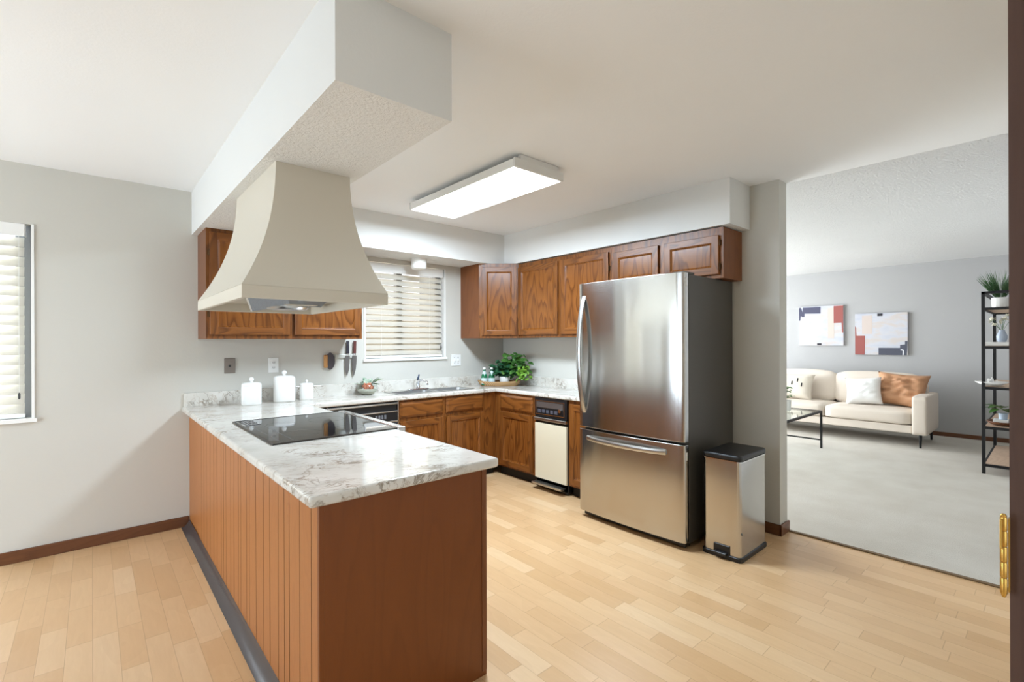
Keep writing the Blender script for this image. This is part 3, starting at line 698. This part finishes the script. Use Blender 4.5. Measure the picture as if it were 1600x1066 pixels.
plate('light_switch', 'white double switch plate on the wall right of the sink window', 'switch', 2.888, 1.142, .118, .118, M['white'], 'switch')

# canisters ------------------------------------------------------------------------
def canister(label, x, y, w, h, kr):
    c = thing('canister', label, 'canister', (x, y, CT), 0, 'white ceramic canisters')
    c.rotation_euler[2] = -.25
    r = w/2
    bm = bmesh.new(); bm_lathe(bm, [(r*.93, 0), (r*.98, .003), (r, .012), (r, h*.80), (r*.985, h*.83)], n=48, sq=4.5, sy_=.82); obj('jar', bm, M['ceramic'], c, smooth=True, autosmooth=50)
    bm = bmesh.new(); bm_lathe(bm, [(r*1.0, h*.833), (r*1.005, h*.86), (r*.985, h*.90), (r*.93, h*.945), (r*.82, h*.975), (r*.6, h*.995), (r*.25, h), ], n=48, sq=4., sy_=.82); ld = obj('lid', bm, M['ceramic'], c, smooth=True, autosmooth=60)
    bm = bmesh.new(); q = [(kr*.55, h-.002), (kr*.5, h+kr*.45)]+[(kr*math.sin(a), h+kr*1.25-kr*math.cos(a)) for a in [.55+k*.24 for k in range(11)]]
    bm_lathe(bm, q, n=24); obj('knob', bm, M['ceramic'], ld, smooth=True, autosmooth=60)
canister('medium white ceramic canister, leftmost of the three by the wall', .90, 3.99, .135, .168, .017)
canister('tallest white ceramic canister, standing in the middle of the three', 1.142, 4.03, .158, .205, .018)
canister('smallest white ceramic canister, rightmost of the three by the wall', 1.318, 4.05, .105, .135, .0115)

# knives on the wall -----------------------------------------------------------------
ms = tag(obj('knife_rack', box(1.60, 1.80, YB-.018, YB-.001, 1.196, 1.228, bev=.003), plain('pale_magnetic_bar', s(196, 196, 188), .4, .3)), 'pale magnetic bar on the wall holding the knives', 'rack')
def knife(label, x, hmat, dx):
    k = thing('chef_knife', label, 'knife', (x, YB-.023, 1.03), 0, 'chef knives on the wall rack')
    k.rotation_euler = (0, dx, 0)
    bm = bmesh.new(); bm_prism(bm, [(-.002, 0), (.014, .06), (.019, .12), (.020, .185), (-.020, .185), (-.021, .12), (-.017, .05)], -.0015, .0015, 'y'); obj('blade', bm, M['knife'], k)
    obj('bolster', box(-.010, .010, -.007, .007, .184, .205, bev=.003), M['chrome'], k)
    bm = bmesh.new(); bm_box(bm, -.012, .012, -.010, .010, .204, .318, bev=.005); obj('handle', bm, hmat, k)
M['knife'] = plain('knife_blade_grey', s(122, 118, 116), .3, .6)
knife('chef knife with a black handle, left one of the two', 1.706, plain('knife_handle_black', s(46, 42, 52), .4), .02)
knife('chef knife with a dark red-brown handle, right one of the two', 1.768, plain('knife_handle_brown', s(92, 46, 42), .4), .03)
uk = thing('rocker_knife', 'curved rocker knife with light wooden grip left of the chef knives', 'knife', (1.552, YB-.022, 1.172))
bm = bmesh.new(); A = [(.045*math.cos(a)+.0, .075*math.sin(a)) for a in [(-PI/2+PI*k/12) for k in range(13)]]
bm_prism(bm, A+[(-.03, .05), (-.03, -.05)], -.0015, .0015, 'y'); obj('blade', bm, plain('rocker_blade_dark', s(86, 82, 88), .35, .5), uk)
bm = bmesh.new(); bm_box(bm, -.052, -.018, -.012, .012, -.058, .055, bev=.009); obj('grip', bm, wood('light_grip_wood', s(196, 146, 92), s(160, 108, 60), s(214, 168, 116), 'z', 2, .4, .3), uk)

# glass bowl planter ------------------------------------------------------------------
def leaf(bm, base, dir_, up, L, Wd, curl=.25, heart=True):
    d = Vector(dir_).normalized(); u = Vector(up); sd = d.cross(u).normalized(); nn = sd.cross(d).normalized(); n = 5; rows = []
    for i in range(n+1):
        q = i/n; w = Wd*(math.sin(PI*min(1, q*.92+.08))**.7 if heart else math.sin(PI*q)**.8)*(1-.25*q)
        c_ = Vector(base)+d*L*q-nn*curl*L*q*q
        rows.append([bm.verts.new(c_-sd*w/2+nn*w*.12), bm.verts.new(c_), bm.verts.new(c_+sd*w/2+nn*w*.12)])
    for a, b in zip(rows[:-1], rows[1:]):
        for k in (0, 1): bm.faces.new((a[k], a[k+1], b[k+1], b[k]))
bp = thing('glass_planter', 'small glass bowl of soil and plant leaves left of the sink', 'planter', (1.838, 4.045, CT))
bm = bmesh.new(); bm_lathe(bm, [(.04, 0), (.060, .006), (.085, .03), (.092, .055), (.088, .078), (.080, .09)], n=36)
f_ = [f for f in bm.faces if all(v.co.z > .089 for v in f.verts)]; bmesh.ops.delete(bm, geom=f_, context='FACES_ONLY')
obj('bowl', bm, M['clear'], bp, smooth=True)
bm = bmesh.new(); bm_lathe(bm, [(.038, .004), (.058, .010), (.078, .03), (.083, .045), (.06, .05)], n=30); obj('gravel', bm, paint('pale_gravel', s(176, 172, 158), bs=120, bstr=.8, bdist=.01), bp, smooth=True)
bm = bmesh.new(); r_ = random.Random(4)
for k in range(16):
    a = r_.uniform(0, 6.28); q = r_.uniform(0, .05); b = bmesh.new(); bmesh.ops.create_icosphere(b, subdivisions=1, radius=r_.uniform(.010, .018)); merge(bm, b, Matrix.Translation((q*math.cos(a), q*math.sin(a), r_.uniform(.052, .09))) @ Matrix.Diagonal((1, .8, 1.3, 1)))
obj('bark_chips', bm, M['terra'], bp)
bm = bmesh.new()
for k in range(11):
    a = r_.uniform(0, 6.28); leaf(bm, (.03*math.cos(a), .03*math.sin(a), .085), (math.cos(a), math.sin(a), r_.uniform(.3, 1.6)), (0, 0, 1.01), r_.uniform(.07, .12), .05)
obj('foliage', bm, leafm('variegated_leaf', s(58, 104, 78), s(206, 218, 196)), bp, smooth=True)
bm = bmesh.new(); leaf(bm, (.045, -.03, .10), (.9, -.5, .8), (0, 0, 1), .095, .07); leaf(bm, (.04, -.03, .09), (1, -.3, .1), (0, 0, 1), .06, .05); obj('lime_leaf', bm, M['leaf_lime'], bp, smooth=True)

# wicker tray, bottles, pot plant -------------------------------------------------------
R_ = Vector((.752, -.659, 0)); TC = Vector((3.235, 3.895, CT))
ty = tag(obj('wicker_tray', bmesh.new(), M['wicker']), 'oval woven wicker tray holding bottles and a plant in the corner', 'tray')
bm = bmesh.new(); N = 48; prof = [(0.80, 0), (.86, .004), (.97, .035), (1.0, .05), (.975, .052), (.93, .035), (.84, .012), (.1, .010)]
RR = []
for q, z in prof: RR.append([bm.verts.new((.232*q*math.cos(2*PI*k/N), .125*q*math.sin(2*PI*k/N), z+.012*abs(math.cos(2*PI*k/N))**3*(q > .9))) for k in range(N)])
for a, b in zip(RR[:-1], RR[1:]):
    for k in range(N): bm.faces.new((a[k], a[(k+1) % N], b[(k+1) % N], b[k]))
bm.faces.new(RR[0][::-1]); bm.faces.new(RR[-1]); bmesh.ops.recalc_face_normals(bm, faces=bm.faces); bm.to_mesh(ty.data); bm.free(); ty.data.shade_smooth()
ty.location = TC; ty.rotation_euler = (0, 0, math.atan2(R_.y, R_.x))
Fv = Vector((.659, .752, 0))
def on_tray(a, f): return TC+R_*a+Fv*f+Vector((0, 0, .012))
def bottle(label, loc):
    b = thing('bottle', label, 'bottle', loc, 0, 'green glass bottles on the tray')
    bm = bmesh.new(); bm_lathe(bm, [(.029, 0), (.033, .004), (.034, .02), (.034, .085), (.030, .105), (.017, .130), (.0135, .15), (.0135, .168)], n=28); obj('glass', bm, M['bottle'], b, smooth=True, autosmooth=60)
    bm = bmesh.new(); bm_lathe(bm, [(.0347, .018), (.0347, .075)], n=28); obj('label_band', bm, M['label'], b, smooth=True, autosmooth=40)
    bm = bmesh.new(); bm_lathe(bm, [(.0245, .118), (.0185, .133), (.0155, .146)], n=24); obj('neck_label', bm, M['label'], b, smooth=True, autosmooth=40)
    bm = bmesh.new(); bm_lathe(bm, [(.0145, .164), (.0155, .168), (.0155, .181), (.0125, .185)], n=24); obj('cap', bm, M['white'], b, smooth=True, autosmooth=40)
bottle('green glass bottle with pale label, left one on the tray', on_tray(-.155, -.045))
bottle('green glass bottle with pale label, right one on the tray', on_tray(-.078, -.045))
pp = thing('potted_plant', 'bushy green plant in a small white pot on the wicker tray', 'plant', on_tray(.055, -.02))
bm = bmesh.new(); bm_lathe(bm, [(.042, 0), (.046, .004), (.053, .085), (.050, .087), (.048, .078), (.01, .076)], n=32, closed=True); obj('pot', bm, M['ceramic'], pp, smooth=True, autosmooth=50)
bm = bmesh.new(); bm_lathe(bm, [(.0475, .074), (.0475, .080), (.02, .084)], n=24); obj('soil', bm, M['soil'], pp, smooth=True)
r_ = random.Random(11)
def foliage(name, n, mat, ctr, rad, L0, L1, W0):
    bm = bmesh.new(); k = 0
    while k < n:
        p = Vector((r_.uniform(-1, 1), r_.uniform(-1, 1), r_.uniform(-1, 1)))
        if p.length > 1: continue
        q = Vector(ctr)+R_*p.x*rad[0]+Fv*p.y*rad[1]+Vector((0, 0, p.z*rad[2]))
        w = TC+R_*.055-Fv*.02+q
        if w.x > 3.46 or w.y > 4.12 or q.z < -.0 : continue
        d = (R_*r_.uniform(-1, 1)-Fv*r_.uniform(-.4, 1.0)+Vector((0, 0, r_.uniform(-.8, .5)))); L = r_.uniform(L0, L1)
        e = w+d.normalized()*L
        if e.x > 3.515 or e.y > 4.165: continue
        leaf(bm, q, d, (Vector((0, 0, 1))-Fv*.6), L, L*W0, .3); k += 1
    return obj(name, bm, mat, pp, smooth=True)
foliage('dark_foliage', 95, M['leaf_dark'], (R_*-.02+Fv*.01+Vector((0, 0, .17)))[:], (.13, .07, .075), .05, .075, .8)
foliage('green_foliage', 110, M['leaf'], (R_*.12+Fv*.0+Vector((0, 0, .21)))[:], (.14, .08, .125), .045, .085, .85)
foliage('trailing_foliage', 34, M['leaf_lime'], (R_*.20+Fv*-.10+Vector((0, 0, .13)))[:], (.09, .03, .10), .04, .06, .8)
bm = bmesh.new()
for k in range(12):
    a = r_.uniform(0, 6.28); e = R_*r_.uniform(-.12, .18)+Fv*r_.uniform(-.05, .04)
    bm_tube(bm, [(.01*math.cos(a), .01*math.sin(a), .08), (e.x*.4, e.y*.4, .17), (e.x*.9, e.y*.9, r_.uniform(.17, .27))], .0022, 5)
obj('stems', bm, M['leaf'], pp, smooth=True)

# ------------------------------------------------------------------ living room
def cushion(w, d, h, r=.05, sub=3, puff=.0):
    """soft box centred at origin in x,y, base at z=0"""
    b = bmesh.new(); bmesh.ops.create_cube(b, size=1)
    bmesh.ops.subdivide_edges(b, edges=b.edges[:], cuts=9, use_grid_fill=True)
    for v in b.verts:
        p = v.co*2
        q = Vector((p.x*w/2, p.y*d/2, p.z*h/2)); c = Vector((max(-w/2+r, min(w/2-r, q.x)), max(-d/2+r, min(d/2-r, q.y)), max(-h/2+min(r, h/2.01), min(h/2-min(r, h/2.01), q.z))))
        e = q-c
        if e.length > 1e-6: q = c+e.normalized()*min(r, max(abs(e.x), abs(e.y), abs(e.z)))
        fx, fy, fz = 1-abs(p.x)**2.5, 1-abs(p.y)**2.5, 1-abs(p.z)**2.5
        q += Vector((p.x*fy*fz, p.y*fx*fz, p.z*fx*fy))*puff
        v.co = q+Vector((0, 0, h/2))
    return b
# sofa: local x along its length (world +y to -y), front plane y=0, +y toward the far wall
SF = thing('sofa', 'long cream fabric sofa on thin black legs against the far living room wall', 'sofa', (7.62, 3.80, 0), -PI/2)
SL, SD = 2.745, .90   # right end at world y 1.055
obj('base_frame', boxes((.10, SL-.15, .03, SD-.02, .175, .275), bev=.012), M['sofa'], SF)
def soft(name, bm, mat, par, loc=(0, 0, 0), rot=None):
    o = obj(name, bm, mat, par, smooth=True); o.location = loc
    if rot: o.rotation_euler = rot
    return o
for x0 in (0, SL-.15):
    b = cushion(.15, SD, .475, .02, puff=.004); soft('arm', b, M['sofa'], SF, (x0+.075, SD/2, .165))
cw = (SL-.30)/3
segs = [(.15, .15+cw*.0)]
sx0 = [.152, .152+.90]  # cushions: seam at world y 2.148 -> local 1.652
for a, b_ in ((.152, .80), (.803, 1.650), (1.654, SL-.152)):
    soft('seat_cushion', cushion(b_-a, .70, .17, .04, puff=.012), M['sofa'], SF, ((a+b_)/2, .355, .275))
for a, b_ in ((.152, .78), (.783, 1.615), (1.62, SL-.155)):
    soft('back_cushion', cushion(b_-a, .19, .44, .06, puff=.03), M['sofa'], SF, ((a+b_)/2, .70, .43), (math.radians(-8), 0, 0))
obj('back_frame', boxes((.10, SL-.1, SD-.13, SD, .17, .74), bev=.02), M['sofa'], SF)
for lx in (.08, SL-.07):
    for ly in (.05, SD-.08):
        bm = bmesh.new(); bm_tube(bm, [(lx, ly, .17), (lx, ly, 0.002)], [.017, .011], 12); obj('leg', bm, M['iron'], SF)
def pillow(name, label, loc, w, h, th, mat, rot, cat='pillow', crease=0.):
    b = bmesh.new(); n = 22; rr = random.Random(int(w*1000)); F_ = []
    for sgn in (-1, 1):
        g_ = {}
        for i in range(n+1):
            for j in range(n+1):
                u, v = 2*i/n-1, 2*j/n-1
                pin = 1-.10*((1-u*u)*(abs(v)**3)+0)   # sides bow in so that the corners stand out
                X = u*(1-.09*(1-v*v)) ; Z_ = v*(1-.09*(1-u*u))
                t_ = (max(0, 1-u**4)*max(0, 1-v**4))**.55
                if crease: t_ *= 1+crease*(noise.noise(Vector((u*2.+v*1.2, v*5-u*1.5, sgn*3)))*.9+noise.noise(Vector((u*4, v*9-u*4, 5)))*.4)
                if abs(u) == 1 or abs(v) == 1: t_ = 0
                g_[(i, j)] = b.verts.new((X*w/2, sgn*t_*th/2, Z_*h/2+h/2))
        for i in range(n):
            for j in range(n): b.faces.new((g_[(i, j)], g_[(i+1, j)], g_[(i+1, j+1)], g_[(i, j+1)]))
    bmesh.ops.remove_doubles(b, verts=b.verts, dist=.0005)
    o = obj(name, b, mat, smooth=True); o.location = loc; o.rotation_euler = rot
    return tag(o, label, cat)
ZS_ = .452
pillow('pillow', 'large tan leather-look pillow leaning in the right corner of the sofa', (8.12, 1.43, ZS_), .58, .47, .20, M['pill_tan'], (math.radians(-22), math.radians(3), -PI/2-.12), crease=.7)
pillow('pillow', 'white square pillow in front of the tan one', (7.98, 1.765, ZS_), .42, .40, .19, M['pill_white'], (math.radians(-24), math.radians(-5), -PI/2+.10), crease=.12)
pcr = pillow('pillow', 'cream pillow with small black dashes at the left of the visible sofa', (7.99, 2.66, ZS_), .50, .41, .18, M['pill_cream'], (math.radians(-22), math.radians(2), -PI/2+.05), crease=.06)
bm = bmesh.new(); bm_box(bm, .04, .058, -.094, -.086, .25, .31, bev=.002); bm_box(bm, -.03, -.012, -.094, -.086, .20, .26, bev=.002)
bm_box(bm, .10, .118, -.090, -.082, .18, .24, bev=.002); obj('printed_dash', bm, M['black'], pcr)

# coffee table: iron frame with a glass top
ct = thing('coffee_table', 'low black iron coffee table with a glass top before the sofa', 'table', (5.38, 1.93, 0))
TL, TWd, TH = 1.42, .70, .47
bm = bmesh.new(); e = .012
obj('top_frame', fr_(0, TL, 0, TWd, .024, TH-.024, TH, 'xy'), M['iron'], ct)
obj('glass_top', box(.02, TL-.02, .02, TWd-.02, TH-.008, TH-.002), M['table_glass'], ct)
for x in (0, TL-.022):
    for y_ in (0, TWd-.022):
        bm = bmesh.new(); bm_prism(bm, [(x, y_), (x+.022, y_), (x+.022, y_+.022), (x, y_+.022)], .002, TH-.024); obj('leg', bm, M['iron'], ct)
for x in (.004, TL-.020): obj('stretcher', box(x, x+.016, .02, TWd-.02, .10, .116), M['iron'], ct)

# paintings
def painting(label, y0, y1, z0, z1, blocks, seed):
    p = thing('painting', label, 'painting', (8.9, y1, z0), -PI/2, 'abstract canvases over the sofa')
    w, h = y1-y0, z1-z0
    t = NT('canvas_'+str(seed)); v = t.coord((1.5, 1, 4)); n1 = t.noise(v, 3, 4)
    t.P(color=t.ramp(n1, [(.25, s(186, 190, 202)), (.5, s(200, 200, 206)), (.62, s(204, 194, 188)), (.8, s(192, 194, 204))]), rough=.7)
    obj('canvas', box(0, w, -.035, -.001, 0, h, bev=.002), t.m, p)
    for k, (nm, c_, poly) in enumerate(blocks):
        bm = bmesh.new(); bm_prism(bm, [(a*w, b*h) for a, b in poly], -.0365-.0003*k, -.0345, 'y')
        mt = paint(nm+'_paint_'+str(seed)+str(k), c_, rough=.7, bs=20, bstr=.3, bdist=.003); obj(nm, bm, mt, p)
NV, RD, BG = s(84, 84, 104), s(158, 92, 86), s(232, 216, 206)
rect = lambda a, b, c_, d: [(a, b), (c_, b), (c_, d), (a, d)]
painting('left abstract canvas with a navy block top left and rust block top right', 2.225, 2.852, 1.257, 1.895,
         [('beige_wash', s(208, 196, 186), rect(.66, .18, .80, .94)), ('navy_block', NV, [(.0, .98), (.0, .64), (.03, .64), (.04, .76), (.06, .76), (.06, .74), (.13, .74), (.13, .82), (.50, .81), (.50, .98), (.09, .98), (.08, .86), (.05, .98)]),
          ('rust_block', RD, [(.79, .985), (.79, .56), (.96, .56), (.97, .32), (.995, .32), (.995, .985)]), ('black_dab', s(60, 56, 62), rect(.42, .01, .52, .06))], 1)
painting('right abstract canvas with a rust block bottom left and charcoal band bottom right', 1.437, 2.073, 1.12, 1.745,
         [('beige_wash', s(208, 194, 186), rect(.14, .50, .34, .95)), ('rust_block', RD, [(.0, .0), (.19, .0), (.20, .46), (.03, .46), (.02, .66), (0, .70)]),
          ('charcoal_band', s(84, 86, 98), [(.46, .0), (.98, .0), (.995, .33), (.95, .33), (.95, .25), (.86, .24), (.86, .17), (.46, .17)]), ('black_dab', s(52, 50, 54), rect(.44, .93, .54, .99)), ('white_drip', s(236, 236, 240), [(.905, .0), (.925, 0), (.93, .12), (.89, .14), (.86, .12), (.91, .10)])], 2)

# etagere shelf with its things
sh = thing('bookshelf', 'tall open black iron shelf with wood boards at the right edge', 'shelf', (6.69, .14, 0))
sl_, sdp, shh = 1.31, .37, 1.82
pw = .026
for x in (0, sl_-pw):
    for y_ in (0, sdp-pw):
        bm = box(x, x+pw, y_, y_+pw, .002, shh); obj('post', bm, M['iron'], sh)
levels = [.10, .475, .87, 1.275, 1.66]
obj('top_rail', fr_(0, sl_, 0, sdp, pw, shh-.024, shh, 'xy'), M['iron'], sh)
for z in levels:
    f = obj('shelf_frame', fr_(.003, sl_-.003, .004, sdp-.004, .018, z-.026, z, 'xy'), M['iron'], sh)
    obj('board', box(.022, sl_-.022, .022, sdp-.022, z-.012, z+.001), M['shelfwood'], f)
def Wp(x, y_, z): return (x, y_, z+.001)
g1 = thing('grass_plant', 'spiky green grass plant in a white pot on top of the shelf', 'plant', Wp(6.86, .385, 1.66))
bm = bmesh.new(); bm_lathe(bm, [(.055, 0), (.062, .004), (.066, .10), (.060, .10), (.058, .09), (.01, .09)], n=28); obj('pot', bm, M['ceramic'], g1, smooth=True, autosmooth=50)
bm = bmesh.new(); r_ = random.Random(5)
for k in range(170):
    a = r_.uniform(0, 6.28); sp_ = r_.uniform(.1, .75); q = r_.uniform(0, .04)
    leaf(bm, (q*math.cos(a), q*math.sin(a), .09), (math.cos(a)*sp_, math.sin(a)*sp_, 1), (math.cos(a+1.2), math.sin(a+1.2), .3), r_.uniform(.18, .31), .007, .18, False)
obj('blades', bm, M['grass'], g1)
bk = tag(obj('book', boxes((6.78, 6.98, .30, .50, 1.277, 1.315), bev=.003), M['white']), 'white book lying on the second shelf under the vase', 'book')
vs = thing('flower_vase', 'small grey-blue vase of white flowers standing on the second shelf', 'vase', Wp(6.87, .375, 1.315))
bm = bmesh.new(); bm_lathe(bm, [(.028, 0), (.040, .03), (.042, .06), (.026, .10), (.022, .12)], n=24); obj('vase', bm, plain('blue_grey_glaze', s(168, 178, 192), .3), vs, smooth=True, autosmooth=60)
bm = bmesh.new(); st = bmesh.new()
for k in range(9):
    a = r_.uniform(0, 6.28); e = Vector((math.cos(a)*r_.uniform(.03, .10), math.sin(a)*r_.uniform(.03, .10), r_.uniform(.15, .27)))
    bm_tube(st, [(0, 0, .1), (e.x*.5, e.y*.5, e.z*.8), e[:]], .0015, 5)
    for m_ in range(7): leaf(bm, e[:], (r_.uniform(-1, 1), r_.uniform(-1, 1), r_.uniform(-.3, 1)), (0, 0, 1.01), .032, .026, .2)
obj('stems', st, M['grass'], vs); obj('blossoms', bm, plain('white_petals', s(238, 234, 214), .6), vs, smooth=True)
cr = tag(obj('coral_ornament', bmesh.new(), M['white']), 'white coral-like ornament on the third shelf', 'ornament')
bm = bmesh.new()
for k in range(14):
    a = r_.uniform(0, 6.28); e = (math.cos(a)*.04, math.sin(a)*.04, r_.uniform(.03, .08)); bm_tube(bm, [(0, 0, 0), (e[0]*.5, e[1]*.5, e[2]*.4), e], [.012, .010, .006], 7)
bm.to_mesh(cr.data); bm.free(); cr.location = Wp(6.80, .445, .87); cr.data.shade_smooth()
bw = tag(obj('shallow_bowl', bmesh.new(), M['white']), 'white shallow dish jutting past the third shelf edge', 'bowl')
bm = bmesh.new(); bm_lathe(bm, [(.04, 0), (.09, .02), (.125, .045), (.12, .047), (.08, .026), (.02, .01)], n=36); bm.to_mesh(bw.data); bm.free(); bw.location = Wp(6.80, .445, .87); bw.data.shade_smooth()
cr.location.z += .012
lt = tag(obj('wooden_tray', bmesh.new(), M['base_wood']), 'brown boat-shaped wooden tray on the fourth shelf', 'tray')
bm = bmesh.new(); bm_lathe(bm, [(.07, 0), (.11, .012), (.15, .04), (.145, .043), (.10, .018), (.03, .010)], n=36, sx_=1, sy_=.8); bm.to_mesh(lt.data); bm.free(); lt.location = Wp(6.90, .375, .475); lt.data.shade_smooth()
b2 = tag(obj('book', boxes((6.84, 6.97, .33, .44, .488, .535), bev=.003), M['white']), 'small white book lying in the wooden tray', 'book')
p2 = thing('potted_plant', 'broad-leaved green plant in a pale pot on the fourth shelf', 'plant', Wp(6.90, .37, .535))
bm = bmesh.new(); bm_lathe(bm, [(.03, 0), (.036, .06), (.033, .06), (.01, .055)], n=24); obj('pot', bm, plain('pale_blue_pot', s(176, 190, 204), .3), p2, smooth=True, autosmooth=50)
bm = bmesh.new()
for k in range(13):
    a = r_.uniform(0, 6.28); leaf(bm, (math.cos(a)*.04, math.sin(a)*.04, r_.uniform(.08, .14)), (math.cos(a), math.sin(a), r_.uniform(-.1, .5)), (0, 0, 1), r_.uniform(.09, .13), .08, .3)
obj('foliage', bm, M['leaf'], p2, smooth=True)
# side table plant peeking past the pillar
vp = thing('flower_pot', 'small plant peeking past the wall edge on the coffee table', 'plant', (6.45, 2.22, .472))
bm = bmesh.new(); bm_lathe(bm, [(.04, 0), (.05, .01), (.055, .13), (.045, .135)], n=28); obj('pot', bm, M['ceramic'], vp, smooth=True, autosmooth=50)
bm = bmesh.new()
for k in range(26):
    a = r_.uniform(0, 6.28); leaf(bm, (math.cos(a)*.03, math.sin(a)*.03, r_.uniform(.15, .30)), (math.cos(a), math.sin(a), r_.uniform(0, .9)), (0, 0, 1), r_.uniform(.06, .10), .05, .3)
bm_tube(bm, [(0, 0, .1), (0, 0, .3)], .004, 6)
obj('foliage', bm, M['leaf'], vp, smooth=True)
